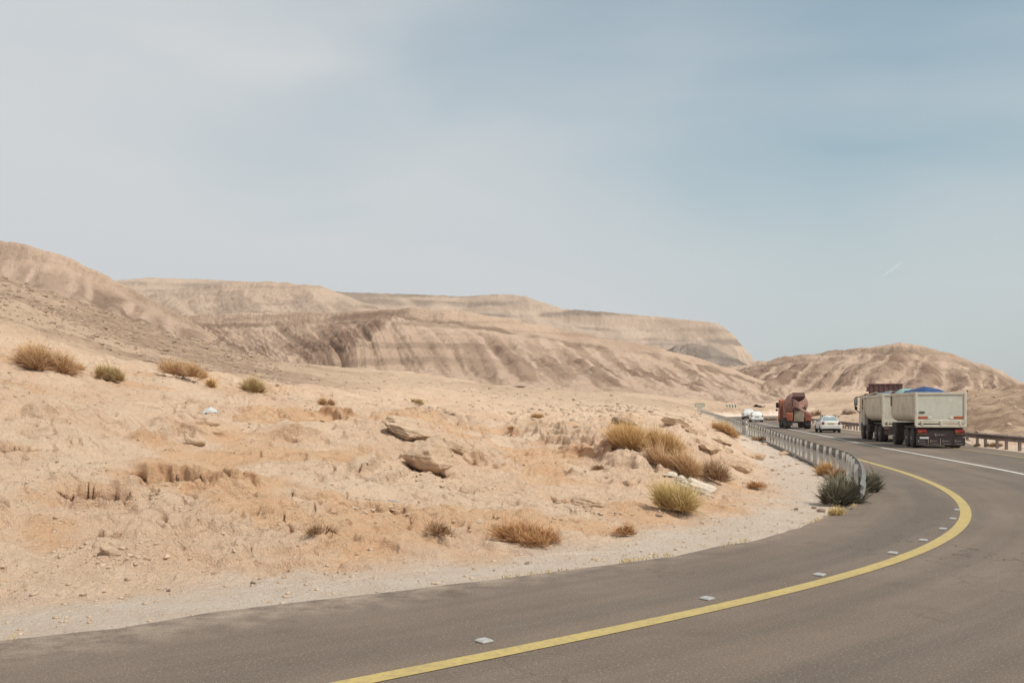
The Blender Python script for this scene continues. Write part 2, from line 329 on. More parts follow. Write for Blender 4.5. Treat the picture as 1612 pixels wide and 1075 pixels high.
def asphalt():
    m = bpy.data.materials.new('asphalt'); t, P, L = nodes(m); v = objc(t)
    uv = N(t, 'ShaderNodeUVMap', uv_map='uv'); sp = N(t, 'ShaderNodeSeparateXYZ'); L(uv.outputs[0], sp.inputs[0])
    c = mixn(t, L, noisen(t, L, v, .25, 5, .6), (.180, .131, .098), (.240, .180, .138))
    mpn = N(t, 'ShaderNodeMapping'); mpn.inputs['Scale'].default_value = (1.1, .05, 1); L(uv.outputs[0], mpn.inputs['Vector'])
    c = mixn(t, L, math_n(t, L, 'MULTIPLY', noisen(t, L, mpn.outputs[0], .9, 5, .55, .40, .62), .75), c, (.125, .098, .082))     # worn lanes
    c = mixn(t, L, math_n(t, L, 'MULTIPLY', noisen(t, L, v, 1.1, 6, .7, .5, .7), .22), c, (.22, .165, .14))
    ed = N(t, 'ShaderNodeMapRange'); ed.inputs['From Min'].default_value = -5.6; ed.inputs['From Max'].default_value = -6.5; ed.inputs['To Max'].default_value = .5; L(sp.outputs['X'], ed.inputs['Value'])
    c = mixn(t, L, math_n(t, L, 'MULTIPLY', ed.outputs[0], noisen(t, L, v, 2.6, 8, .7, .40, .62)), c, (.56, .42, .32))          # blown sand at the edge
    c = mixn(t, L, math_n(t, L, 'MULTIPLY', noisen(t, L, v, 42, 3, .7, .56, .66), .7), c, (.40, .33, .27))
    c = mixn(t, L, math_n(t, L, 'MULTIPLY', noisen(t, L, v, 60, 3, .7, .54, .64), .75), c, (.08, .062, .052))
    vo = N(t, 'ShaderNodeTexVoronoi', feature='DISTANCE_TO_EDGE'); vo.inputs['Scale'].default_value = .55
    wv = N(t, 'ShaderNodeVectorMath', operation='ADD'); nn = N(t, 'ShaderNodeTexNoise'); nn.inputs['Scale'].default_value = 2.5; L(v, nn.inputs['Vector']); L(v, wv.inputs[0]); L(nn.outputs['Color'], wv.inputs[1]); L(wv.outputs[0], vo.inputs['Vector'])
    ck = N(t, 'ShaderNodeMapRange'); ck.inputs['From Min'].default_value = .012; ck.inputs['From Max'].default_value = .0; L(vo.outputs['Distance'], ck.inputs['Value'])
    c = mixn(t, L, math_n(t, L, 'MULTIPLY', ck.outputs[0], noisen(t, L, v, .22, 3, .5, .52, .62)), c, (.07, .055, .045))
    c = mixn(t, L, math_n(t, L, 'MULTIPLY', noisen(t, L, v, .6, 8, .75, .56, .66), .35), c, (.12, .09, .07))
    L(c, P.inputs['Base Color']); P.inputs['Roughness'].default_value = .85; P.inputs['Specular IOR Level'].default_value = .25
    bumpn(t, L, P, noisen(t, L, v, 80, 3, .7, .3, .7), .5, .012); return m
def linepaint(name, col, wear):
    m = bpy.data.materials.new(name); t, P, L = nodes(m); v = objc(t)
    c = mixn(t, L, noisen(t, L, v, 3, 5), col, tuple(a*.88 for a in col))
    c = mixn(t, L, math_n(t, L, 'MULTIPLY', noisen(t, L, v, 12, 9, .85, .47, .66), wear), c, (.26, .20, .15))
    c = mixn(t, L, math_n(t, L, 'MULTIPLY', noisen(t, L, v, 1.2, 4, .6, .45, .7), .4), c, tuple(a*.6+.06 for a in col))
    L(c, P.inputs['Base Color']); P.inputs['Roughness'].default_value = .7; return m
ASPH = asphalt(); YEL = linepaint('yellow_line_paint', (.52, .375, .12), .85); WHT = linepaint('white_line_paint', (.72, .68, .62), .35)
strip('road', ASPH, edgeL, lambda s: edgeR(s), 0, n=14, step=1, jag=.12)
strip('road_marking', YEL, -3.72, -3.51, .006, step=1)
strip('road_marking', WHT, -.08, .08, .006, step=1)
strip('road_marking', YEL, 3.60, 3.73, .006, step=1)
# ------------------------------------------------------------ hills: ridge line and toe line, each (column, row, distance) of the photograph turned into metres
def w3(l): return np.array([((px-CX)/FPX*D, D, CAMH+(HY-py)/FPX*D) for px, py, D in l])
def hill(ridge, toe, mat, nt=560, nv=170, lam=60, amp=.12, seed=1, cap=.0, capn=.06, shift=.6, back=120, conc=.75, patbias=0.0, patamt=.85, bed=6.0, rough=1.0, ledge=0, spurs=()):
    Rg = w3(ridge); Te = w3(toe)
    def rs(P, n):
        s = np.r_[0, np.cumsum(np.linalg.norm(np.diff(P, axis=0), axis=1))]; q = np.linspace(0, s[-1], n)
        return np.stack([np.interp(q, s, P[:, k]) for k in range(3)], 1), s[-1]
    A, LA = rs(Rg, nt); B, LB = rs(Te, nt)
    A = smooth(A, 3, 1); B = smooth(B, 12, 2)
    nb = 30; vf = np.linspace(0, 1.18, nv); vb = np.linspace(-1, 0, nb+1)[:-1]
    t = np.linspace(0, 1, nt); rows = []; vs = np.concatenate([vb, vf])
    V = vs[:, None]; Tt = t[None, :]*LA
    Vc = np.clip(V, 0, 2)
    H = A[None, :, 2]-B[None, :, 2]
    X = A[None, :, 0]*(1-Vc)+B[None, :, 0]*Vc; Y = A[None, :, 1]*(1-Vc)+B[None, :, 1]*Vc
    dr = Vc**conc*(1+0*Tt); dr = dr*(1-cap)+cap*sst(0, capn, Vc)
    Z = A[None, :, 2]-H*dr
    X = X+0*Tt; Y = Y+0*Tt; Y = np.where(V < 0, A[None, :, 1]-V*back, Y); X = np.where(V < 0, A[None, :, 0]*(1-V*back/A[None, :, 1]), X)
    Z = np.where(V < 0, A[None, :, 2]-np.abs(V)**1.5*(np.abs(H)*.8), Z)
    wx = Tt/lam+shift*Vc+.10*fbm(X*.006, Y*.006, seed+3, 2)+.10*perlin(X*.03, Vc*3, seed+4)
    n1 = np.abs(perlin(wx, Vc*.30+seed, seed)); n2 = np.abs(perlin(wx*2.7+5, Vc*.55+seed, seed+1)); n3 = np.abs(perlin(wx*7.1+5, Vc*1.0+seed, seed+2))
    env = sst(.0, .35, Vc)*(1-.65*sst(.7, 1.1, Vc))
    g = (n1-.33)+.6*(n2-.3)+.15*(n3-.3)
    Hm = np.maximum(H.mean(), 8)
    Z = Z+1.5*amp*Hm*g*env*rough+.012*Hm*fbm(X*.03, Y*.03, seed+9, 5)*(.3+env)
    fr = lambda Q, p: float(np.interp(p, CX+FPX*Q[:, 0]/Q[:, 1], t))
    spurs = [(fr(A, p0), fr(B, p1), wd, am_) for p0, p1, wd, am_ in spurs]
    for f0, f1, wd, am_ in spurs:
        sg = t[None, :]-(f0+(f1-f0)*Vc); Z = Z+am_*np.exp(-np.abs(sg/wd)**1.2)*sst(0, .25, Vc)*sst(1.1, .8, Vc)
    # bedding ledges
    q = (Z+1.2*fbm(X*.01, Y*.01, seed+12, 3))/bed; f = q-np.floor(q)
    Z = Z+np.where(V > .01, bed*(sst(0, .35, f)-f)*.35*sst(.05, .5, fbm(X*.008, Z*.05, seed+20, 3)+.35)*(1-.6*env), 0)
    Z = Z+(V >= -.2)*rough**3*(.006*Hm*fbm(X*.12, X*0+1.5, seed+31, 3))
    Z = Z+(.9*fbm(X*.11, Y*.11, seed+33, 4, .6))*np.clip(A[None, :, 1]/450, .7, 2)*rough*sst(-.1, .06, V)
    st = sst(.25 if rough >= 1 else -.02, .6 if rough >= 1 else .30, perlin(Z/bed*1.3+.6*fbm(X*.006, Y*.006, seed+40, 3), X*.002, seed+41)+.15*perlin(Z*2.0, X*.01, seed+43))
    st = st*(.75-.5*env if rough >= 1 else .95-.15*env)*sst(-.3, .2, fbm(X*.012, Z*.03, seed+44, 3)+.1)
    if ledge: st = np.maximum(st, sst(.040, .014, np.abs(Vc-ledge-.012*fbm(X*.02, X*0, seed+60, 3)))*sst(-.35, .1, fbm(X*.03, X*0+.4, seed+61, 3)))*.9
    # dark varnish lies in the hollows and runs out in points towards the toe; bare pale flanks between
    wob_ = .05*perlin(wx*6, Vc*4, seed+50)+.05*fbm(X*.05, Y*.05, seed+51, 4)
    wl = .015+.05*sst(-.2, .4, perlin(wx*.7, Vc*0+2.5, seed+53))+.34*sst(.50, 1.02, Vc)**1.2
    n4 = np.abs(perlin(wx*1.9+3, Vc*.35+seed, seed+54))
    pb = sst(-.02, .13, n1+wob_-wl)*sst(-.02, .12, n4+wob_-wl*.75)
    pt = pb*(.62+.38*sst(-.3, .3, fbm(X*.03, Y*.03, seed+52, 4)))*patamt*sst(.02, .12, Vc)+.35*patamt*(1-sst(.02, .12, Vc))*sst(-.2, .3, fbm(X*.02, Y*.02, seed+55, 3))
    for f0, f1, wd, am_ in spurs:  # spurs: tone set darker left of the crest line, paler right of it
        sg = t[None, :]-(f0+(f1-f0)*Vc); pt = np.clip(pt*(1-.9*sst(0, .012, sg)*sst(.16, .05, sg))+.35*sst(0, -.02, sg)*sst(-.22, -.06, sg)*sst(0, .1, Vc), 0, 1)
        st = np.maximum(st, .5*sst(0, .01, sg)*sst(.20, .10, sg)*sst(.15, .4, perlin(Z/3.2, X*.01, seed+70)))
    o = np_mesh('hill', np.stack([X, Y, Z], -1).reshape(-1, 3), grid_faces(len(vs), nt)[:, ::-1], mat, True, dict(pat=np.clip(pt, 0, 1).ravel(), strata=np.clip(st, 0, 1).ravel()))
    return tag(o, kind='structure')
MH = hill_material('hill_near_rock', (.60, .43, .325), (.49, .34, .25), (.265, .165, .115), (.25, .17, .12))
MF = hill_material('hill_far_rock', (.55, .405, .31), (.47, .34, .258), (.30, .22, .17), (.27, .20, .155))
MD = hill_material('hill_dark_rock', (.34, .27, .22), (.28, .215, .175), (.19, .145, .12), (.17, .13, .11))
# left hill with a bench near its top
hill([(-300,372,560),(-120,377,540),(0,380,520),(40,384,515),(75,396,510),(100,401,510),(135,420,505),(180,441,500),(215,458,495),(250,478,490),(300,505,480),(350,533,468),(405,566,455)],
     [(-300,560,300),(0,575,310),(100,585,320),(200,590,330),(300,590,345),(380,588,370),(415,585,400)], MH, lam=60, amp=.16, seed=5, shift=1.2, cap=.05, capn=.03, bed=7, ledge=.23)
# long far mesa
hill([(100,450,1500),(190,441,1500),(235,437,1500),(330,440,1520),(430,446,1550),(540,460,1600),(640,463,1620),(735,467,1600),(765,464,1590),(800,463,1580),(830,467,1560),(860,478,1550),(885,486,1540),(950,491,1500),(1040,499,1480),(1128,508,1440),(1150,523,1430),(1170,545,1420),(1190,571,1420)],
     [(100,560,1000),(500,560,1050),(800,575,1100),(1050,590,1150),(1175,592,1200),(1215,598,1260)], MF, nt=800, lam=120, amp=.07, seed=14, shift=.1, cap=.10, capn=.08, bed=14, back=500, patamt=.55, rough=.5)
# middle rounded hill
hill([(205,478,900),(240,462,890),(290,452,880),(350,446,860),(430,443,850),(500,449,850),(545,465,860),(600,487,870),(700,505,880)],
     [(205,520,700),(400,525,690),(640,530,690),(760,540,720)], MF, lam=75, amp=.16, seed=25, shift=-.3, cap=.03, bed=9, patamt=.6, rough=.7)
# small dark hill before the mesa
hill([(1035,560,800),(1060,545,785),(1085,541,780),(1118,545,780),(1150,560,790),(1180,577,800),(1200,585,810)],
     [(1035,600,640),(1120,600,640),(1210,605,660)], MD, nt=300, nv=90, lam=60, amp=.12, seed=36, patamt=.6)
# great central hill
hill([(270,498,520),(330,494,510),(400,493,490),(520,492,455),(580,489,430),(640,486,408),(700,487,400),(740,491,400),(780,498,402),(850,512,410),(930,527,420),(1000,540,430),(1080,558,445),(1150,580,462),(1215,606,480)],
     [(330,575,400),(420,582,380),(500,592,340),(580,600,300),(680,610,285),(760,618,275),(850,622,270),(950,626,270),(1050,630,280),(1140,632,295),(1240,634,330)], MH, nt=900, nv=220, lam=32, amp=.11, seed=47, shift=-1.1, cap=.09, capn=.05, conc=.8, bed=4.5, patbias=.09, patamt=.78, ledge=.075, spurs=((642, 548, .10, 7),))
# right hill
hill([(1115,594,640),(1150,580,640),(1190,571,640),(1250,560,620),(1340,549,600),(1400,543,590),(1420,539,585),(1440,542,585),(1490,556,590),(1560,577,600),(1612,604,600),(1700,640,600)],
     [(1130,630,420),(1200,636,400),(1300,640,380),(1420,645,360),(1560,650,360),(1700,655,380)], MH, nt=700, nv=200, lam=46, amp=.20, seed=58, shift=.5, cap=.07, capn=.04, conc=.85, bed=6, patbias=.06, patamt=.95, ledge=.06)
# ------------------------------------------------------------ mesh builder for made things
class G:
    def __init__(s): s.v = []; s.f = []
    def add(s, V, F):
        n = len(s.v); s.v += [tuple(p) for p in V]; s.f += [tuple(i+n for i in f) for f in F]; return s
    def box(s, x0, x1, y0, y1, z0, z1, c=0.0):
        """box with its edges cut by c"""
        if c <= 0:
            V = [(x, y, z) for z in (z0, z1) for y in (y0, y1) for x in (x0, x1)]
            return s.add(V, [(0,2,3,1),(4,5,7,6),(0,1,5,4),(2,6,7,3),(0,4,6,2),(1,3,7,5)])
        o = [(x0+c,y0),(x1-c,y0),(x1,y0+c),(x1,y1-c),(x1-c,y1),(x0+c,y1),(x0,y1-c),(x0,y0+c)]
        i = [(min(max(x, x0+c), x1-c), min(max(y, y0+c), y1-c)) for x, y in o]
        L_ = [(z0, i), (z0+c, o), (z1-c, o), (z1, i)]; V = [(x, y, z) for z, r in L_ for x, y in r]
        F = [tuple(range(7, -1, -1)), tuple(range(24, 32))]
        for k in range(3):
            for j in range(8): a = k*8+j; b = k*8+(j+1) % 8; F.append((a, b, b+8, a+8))
        return s.add(V, F)
    def loft(s, secs, closed=True, caps=True):
        n = len(secs[0]); V = [p for q in secs for p in q]; F = []
        for k in range(len(secs)-1):
            for j in range(n if closed else n-1):
                a = k*n+j; b = k*n+(j+1) % n; F.append((a, b, b+n, a+n))
        if caps: F += [tuple(range(n-1, -1, -1)), tuple(range((len(secs)-1)*n, len(secs)*n))]
        return s.add(V, F)
    def tube(s, pts, r, n=8, caps=True):
        pts = [Vector(p) for p in pts]; rr = r if isinstance(r, (list, tuple)) else [r]*len(pts); secs = []
        for i, p in enumerate(pts):
            d = (pts[min(i+1, len(pts)-1)]-pts[max(i-1, 0)]).normalized(); u = d.orthogonal().normalized() if i == 0 else (u-d*u.dot(d)).normalized(); w_ = d.cross(u)
            secs.append([p+(u*math.cos(a)+w_*math.sin(a))*rr[i] for a in [2*math.pi*j/n for j in range(n)]])
        return s.loft(secs, True, caps)
    def lathe(s, prof_, c, ax, n=24, caps=True):
        """profile (distance along the axis, radius) round the axis ax through c"""
        ax = Vector(ax).normalized(); u = ax.orthogonal().normalized(); w_ = ax.cross(u); c = Vector(c)
        return s.loft([[c+ax*h+(u*math.cos(a)+w_*math.sin(a))*r for a in [2*math.pi*j/n for j in range(n)]] for h, r in prof_], True, caps)
    def prism(s, poly, x0, x1, axis='x'):
        """polygon in the other two axes pushed along one axis"""
        def P(a, b, t): return (t, a, b) if axis == 'x' else ((a, t, b) if axis == 'y' else (a, b, t))
        return s.loft([[P(a, b, x0) for a, b in poly], [P(a, b, x1) for a, b in poly]])
    def build(s, name, mat, parent=None, smooth=False, angle=40, bev=0):
        me = bpy.data.meshes.new(name); me.from_pydata(s.v, [], s.f); me.materials.append(mat); me.update()
        import bmesh
        b = bmesh.new(); b.from_mesh(me); bmesh.ops.recalc_face_normals(b, faces=b.faces); b.to_mesh(me); b.free()
        o = bpy.data.objects.new(name, me); link(o); o.parent = parent
        if smooth:
            me.shade_smooth(); me.set_sharp_from_angle(angle=R(angle))
        if bev:
            m = o.modifiers.new('bevel', 'BEVEL'); m.width = bev; m.segments = 2; m.limit_method = 'ANGLE'
        return o
def empty(name, loc, rz=0):
    o = bpy.data.objects.new(name, None); link(o); o.location = loc; o.rotation_euler = (0, 0, rz); o.empty_display_size = .3; return o
def dup(o, parent=None):
    c = o.copy(); link(c)
    if parent: c.parent = parent
    return c
WHITE = paint('dusty_cream_paint', (.62, .57, .47), (.52, .47, .38), 1.2, .55, dirt=(.34, .25, .18), dirt_amt=.55)
CARW = paint('white_car_paint', (.74, .73, .70), (.68, .67, .64), 1, .28, dirt=(.5, .42, .34), dirt_amt=.35)
CHAS = paint('chassis_black', (.03, .018, .019), (.045, .028, .027), 2, .8, dirt=(.12, .08, .06), dirt_amt=.3)
RUB = paint('tyre_rubber', (.035, .028, .028), (.06, .048, .042), 4, .9)
RIM = paint('grey_rim', (.30, .26, .25), (.20, .17, .16), 3, .5, .3, dirt=(.25, .18, .13), dirt_amt=.5)
GLASS = paint('car_window_glass', (.20, .25, .25), (.26, .31, .31), .6, .08)
DGL = paint('dark_window_glass', (.04, .04, .045), None, 2, .08)
REDL = paint('red_lamp_plastic', (.30, .03, .02), (.22, .02, .02), 5, .25)
ORL = paint('orange_reflector', (.45, .10, .035), (.36, .08, .03), 6, .4)
STEEL = paint('galvanised_steel', (.17, .155, .145), (.13, .118, .108), 2.2, .6, .0, dirt=(.33, .26, .2), dirt_amt=.4)
POST = paint('bright_galvanised_post', (.70, .665, .61), (.56, .53, .48), 3, .5, dirt=(.42, .34, .26), dirt_amt=.4)
RUSTY = paint('weathered_brown_steel', (.16, .12, .11), (.22, .165, .14), 1.6, .65, .2, dirt=(.30, .22, .16), dirt_amt=.5)
PLATE = paint('yellow_plate', (.60, .42, .14), None, 4, .5)
LETT = paint('white_lettering', (.34, .31, .30), None, 4, .6)
BLUE = paint('blue_tarpaulin', (.008, .03, .12), (.014, .055, .20), 1.2, .6, dirt=(.10, .14, .18), dirt_amt=.35, bump=.6)
TEAL = paint('faded_teal_tarpaulin', (.20, .34, .32), (.28, .40, .36), 2.0, .7, bump=.6)
MAROON = paint('dark_maroon_steel', (.085, .035, .032), (.13, .06, .05), 3, .7)
MIXC = paint('dusty_red_paint', (.26, .12, .09), (.36, .19, .15), 1.0, .65, dirt=(.45, .33, .26), dirt_amt=.7)
MIXO = paint('orange_red_paint', (.37, .095, .045), (.29, .075, .04), 1.5, .55, dirt=(.4, .28, .2), dirt_amt=.5)
CEM = paint('cement_grey_brown', (.24, .19, .14), (.33, .26, .19), 1.5, .85)
CREAM = paint('board_cream', (.72, .66, .55), None, 3, .6); BLACKP = paint('board_black', (.03, .03, .035), None, 3, .6)
GRN = paint('dull_green_paint', (.20, .24, .17), (.26, .28, .2), 3, .6); CONC = paint('pale_concrete', (.50, .46, .38), (.42, .38, .31), 3, .9)
REFW = paint('stud_ceramic', (.44, .42, .40), (.34, .32, .29), 8, .4)
def wheel(root, x, y, r, w_, side, rim=RIM, deep=.6):
    g = G(); g.lathe([(-w_/2, r*.60), (-w_/2, r*.9), (-w_/2+.04, r), (w_/2-.04, r), (w_/2, r*.9), (w_/2, r*.60)], (x, y, r), (side, 0, 0), 26)
    o = g.build('wheel', RUB, root, True, 35)
    h = G(); h.lathe([(w_/2+.004, r*.60), (w_/2-.02, r*.50), (w_/2-.07*deep, r*.40), (w_/2-.07*deep, r*.22), (w_/2+.02, r*.18), (w_/2+.02, .001)], (x, y, r), (side, 0, 0), 20, False)
    h.build('rim', rim, o, True, 30); return o
def text_marks(g, x, z, y, s=1.0, logo=True):
    """crescent emblem and a line of lettering too small to read"""
    if logo:
        out_, inn_ = [], []
        for k in range(13):
            a = R(50+260*k/12); out_.append((x+.075*s*math.cos(a), z+.085*s*math.sin(a))); inn_.append((x+.02*s+.05*s*math.cos(a), z+.062*s*math.sin(a)))
        for k in range(12): g.prism([out_[k], out_[k+1], inn_[k+1], inn_[k]], y-.004, y, 'y')
    xx = x+.045*s; rnd = random.Random(int(x*991+z*77))
    while xx < x+.46*s:
        wd = rnd.uniform(.022, .04)*s; g.box(xx, xx+wd, y-.004, y, z-.022*s, z+rnd.choice((.012, .02, .03))*s); xx += wd+.012*s
# ------------------------------------------------------------ tipper trailer and tipper truck
def tub(root, y0, y1, ztop, zbot, xh=1.25, frontcurve=0.0):
    def sec(y, zb, inset=0):
        r_ = .48; pts = [(-xh+inset, ztop-.02)]
        pts.append((-xh+inset, zb+r_))
        for k in range(1, 7): a = k/6*math.pi/2; pts.append((-xh+inset+r_*(1-math.cos(a)), zb+r_-r_*math.sin(a)))
        P_ = pts+[(-a, b) for a, b in reversed(pts)]
        return [(a, y, b) for a, b in P_]
    g = G(); S_ = []
    if frontcurve:
        for k in range(0, 7): a = k/6*math.pi/2; S_.append(sec(y1-frontcurve*(1-math.sin(a)), zbot+frontcurve*(1-math.cos(a)) if k else zbot))
        S_ = [sec(y0, zbot), sec((y0+y1)/2, zbot), sec(y1-frontcurve, zbot)]
        for k in range(1, 8): a = k/7*math.pi/2; S_.append(sec(y1-frontcurve+frontcurve*math.sin(a), zbot+frontcurve*(1-math.cos(a))))
    else: S_ = [sec(y0, zbot), sec((y0+y1)/2, zbot), sec(y1, zbot)]
    g.loft(S_, True, True); body = g.build('tub', WHITE, root, True, 35)
    t = G()
    for s_ in (-1, 1):
        a, b = sorted((s_*(xh+.045), s_*(xh-.05))); t.box(a, b, y0+.02, y1+.02, ztop-.13, ztop+.03, .015)
    t.box(-xh+.05, xh-.05, y1-.06, y1+.03, ztop-.13, ztop+.03, .015)
    t.build('top_rail', WHITE, root)
    for yy in (y0+.42, y1-.5-frontcurve*.4, y0+.62):
        for s_ in (-1, 1): G().box(*sorted((s_*(xh+.028), s_*(xh-.02))), yy, yy+.09, zbot+.50, ztop-.13, .01).build('side_rib', WHITE, root)
    return body
def tailgate(root, y, ztop, z0, xh=1.25, panel=None):
    g = G(); g.box(-xh+.10, xh-.10, y-.01, y+.05, z0+.32, ztop-.12); p = g.build('tailgate', panel or WHITE, root)
    f = G()
    for s_ in (-1, 1): f.box(*sorted((s_*(xh-.10), s_*(xh+.04))), y-.06, y+.10, z0+.02, ztop+.02, .02)
    f.box(-xh+.10, xh-.10, y-.05, y+.06, ztop-.12, ztop+.01, .015); f.build('tailgate_frame', WHITE, root)
    b = G(); b.box(-xh+.02, xh-.02, y-.045, y+.12, z0+.14, z0+.34, .015); b.box(-xh+.0, xh-.0, y-.10, y+.10, z0-.06, z0+.08, .02); b.build('rear_beam', WHITE, root)
    for xx in (-xh+.30, 0.0, xh-.30): G().box(xx-.05, xx+.05, y-.12, y-.046, z0+.05, z0+.30, .02).build('hinge', WHITE, root)
    return p
def tarp(root, y0, y1, x0, x1, z0, h, mat, seed, name='tarpaulin'):
    nx, ny = 26, 34; X, Y = np.meshgrid(np.linspace(x0, x1, nx), np.linspace(y0, y1, ny)); u = (X-x0)/(x1-x0)*2-1; v_ = (Y-y0)/(y1-y0)*2-1
    z = z0+h*np.clip(1-np.abs(u)**2.6, 0, 1)*np.clip(1-np.abs(v_)**4, 0, 1)+.09*fbm(X*1.1, Y*1.1, seed, 5)*(1-np.abs(u)**6)
    o = np_mesh(name, np.stack([X, Y, z], -1).reshape(-1, 3), grid_faces(ny, nx), mat); o.parent = root; return o
HD = -math.atan(.178)
def place(px, D, heading=HD, dz=0.0, dx=0.0):
    x = (px-CX)/FPX*D; return (x+dx, D, float(zroad(D))+dz), heading
# trailer: local x right, y forward, rear at y = 0
loc, rz = place(1480.5, 52.6)
tr = empty('tipper_trailer', loc, rz)
tag(tr, 'cream tipper trailer with blue covered load and black mudflaps, rear end nearest the camera', 'trailer')
tub(tr, 0.06, 6.5, 2.95, 1.36)
tg = tailgate(tr, 0.0, 2.95, 1.16, panel=paint('tailgate_cream', (.60, .58, .50), (.52, .50, .43), 1.4, .55, dirt=(.40, .31, .24), dirt_amt=.45))
for s_ in (-1, 1):
    a, b = sorted((s_*.66, s_*1.12)); g = G(); g.box(a, b, -.03, -.012, 1.555, 1.69, .004); g.build('reflector_board', ORL, tr)
    a, b = sorted((s_*.44, s_*.62)); g = G(); g.box(a, b, -.03, -.012, 1.55, 1.70, .004); g.build('warning_plate', CREAM, tr)
g = G(); g.lathe([(0, .001), (0, .14), (.02, .14)], (0, 0, 0), (0, 1, 0), 20); g.v = [(x*1.15-.93, y-.034, z*.42+1.90) for x, y, z in g.v]; e_ = g.build('emblem', paint('emblem_dark', (.05, .055, .05), None, 3, .4), tr)
g = G(); g.box(-1.02, -.84, -.040, -.036, 1.893, 1.907); g.build('emblem_stripe', LETT, e_)
tarp(tr, .9, 6.3, -1.15, .95, 2.86, .40, BLUE, 3)
tarp(tr, 4.6, 6.35, -1.22, .2, 2.93, .30, TEAL, 9, 'tarpaulin_edge')
g = G(); g.box(-1.24, -1.02, 6.0, 6.42, 2.7, 3.12, .03); g.box(-1.285, -1.2, 6.2, 6.55, 2.25, 3.0, .02); g.build('winding_gear', MAROON, tr)
g = G(); g.box(-.5, .5, .2, 6.4, .75, 1.2); g.box(-1.15, 1.15, .15, .3, .55, 1.06); g.box(-1.2, 1.2, 5.2, 6.5, .5, 1.3, .05); g.box(-1.18, 1.18, 2.7, 3.3, .45, .95, .04)
g.box(-1.22, -.55, .35, 3.0, 1.02, 1.14, .04); g.box(.55, 1.22, .35, 3.0, 1.02, 1.14, .04); g.tube([(0, 6.4, .75), (0, 8.2, .7)], .09)
g.build('chassis', CHAS, tr)
g = G(); g.box(-1.2, 1.2, -.02, .06, .60, .98); bumper = g.build('rear_underrun', CHAS, tr)
for s_ in (-1, 1):
    a, b = sorted((s_*.70, s_*1.16)); g = G(); g.box(a, b, -.07, -.02, .82, .985, .015); tl = g.build('tail_light', REDL, tr)
    g = G(); g.box(a+.02, a+.20, -.078, -.071, .84, .90); g.build('indicator', ORL, tl)
    g = G(); g.box(a, b, -.045, -.02, .735, .775, .005); g.build('reflector_strip', paint('dull_ochre', (.30, .16, .07), None, 4, .6), tr)
g = G(); g.box(-1.05, -.60, -.06, -.045, .50, .60, .004); g.build('number_plate', paint('plate_white', (.7, .67, .64), None, 4, .5), tr)
for i, (a, b) in enumerate(((-1.22, -.62), (-.605, -.008), (.008, .605), (.62, 1.22))):
    g = G(); g.box(a, b, -.03, .0, .15, .58, .004); mf = g.build('mudflap', CHAS, tr)
    g = G(); text_marks(g, a+.13, .385, -.031, .62); g.box(a+.13, b-.12, -.035, -.031, .235, .25); g.build('lettering', LETT, mf)
g = G(); text_marks(g, -.22, .72, -.021, .85); g.build('lettering', LETT, bumper)
G().tube([(1.30, -.02, 2.98), (1.34, -.02, 3.06)], .03).build('hinge_pin', CHAS, tr); G().tube([(-1.27, -.05, 2.98), (-1.27, -.05, 3.04)], .03).build('hinge_pin', CHAS, tr)
for yy in (1.05, 2.35, 5.75):
    for s_ in (-1, 1): wheel(tr, s_*1.0, yy, .51, .46, s_)
# truck in front of it
c_, s__ = math.cos(rz), math.sin(rz); o2 = 9.15
tk = empty('tipper_truck', (loc[0]-s__*o2, loc[1]+c_*o2, loc[2]), rz)
tag(tk, 'white tipper truck with dark cab canopy and big black mirror, pulling the cream trailer', 'truck')
tub(tk, .1, 6.5, 2.94, 1.3, frontcurve=.75)
tailgate(tk, 0.0, 3.0, 1.02)
g = G(); g.box(-1.0, 1.2, 6.35, 7.5, 3.28, 3.34, .02); g.box(-1.0, 1.2, 6.3, 6.38, 3.0, 3.70, .02); g.box(-1.02, 1.22, 6.26, 6.42, 3.70, 3.80, .02); g.box(-.98, -.92, 6.35, 7.3, 3.34, 3.6); g.box(1.12, 1.18, 6.35, 7.3, 3.34, 3.6)
for k in range(7): g.box(-.95+.32*k, -.87+.32*k, 6.25, 6.31, 2.95, 3.72)
g.build('cab_canopy', MAROON, tk)
tarp(tk, .5, 5.9, -1.12, 1.1, 2.86, .34, paint('grey_blue_tarpaulin', (.13, .16, .20), (.22, .22, .22), 2, .7, bump=.5), 5)
g = G(); g.tube([(-1.22, .3, 2.98), (-1.22, 2.4, 3.14), (-1.22, 4.6, 3.05), (-1.22, 6.1, 3.0)], .03, 6); g.build('tarpaulin_rail', WHITE, tk)
g = G(); g.box(-1.27, -.95, 5.9, 6.5, 2.7, 3.12, .05); g.build('winding_gear', MAROON, tk)
cabp = [(6.75, .95), (6.72, 2.9), (7.0, 3.08), (8.4, 3.02), (8.75, 2.0), (8.85, 1.6), (8.85, .55), (8.2, .5), (8.15, .95), (7.9, 1.15), (7.35, 1.15), (7.1, .95)]
g = G(); g.prism(cabp, -1.23, 1.23, 'x'); cb = g.build('cab', WHITE, tk, bev=.04)
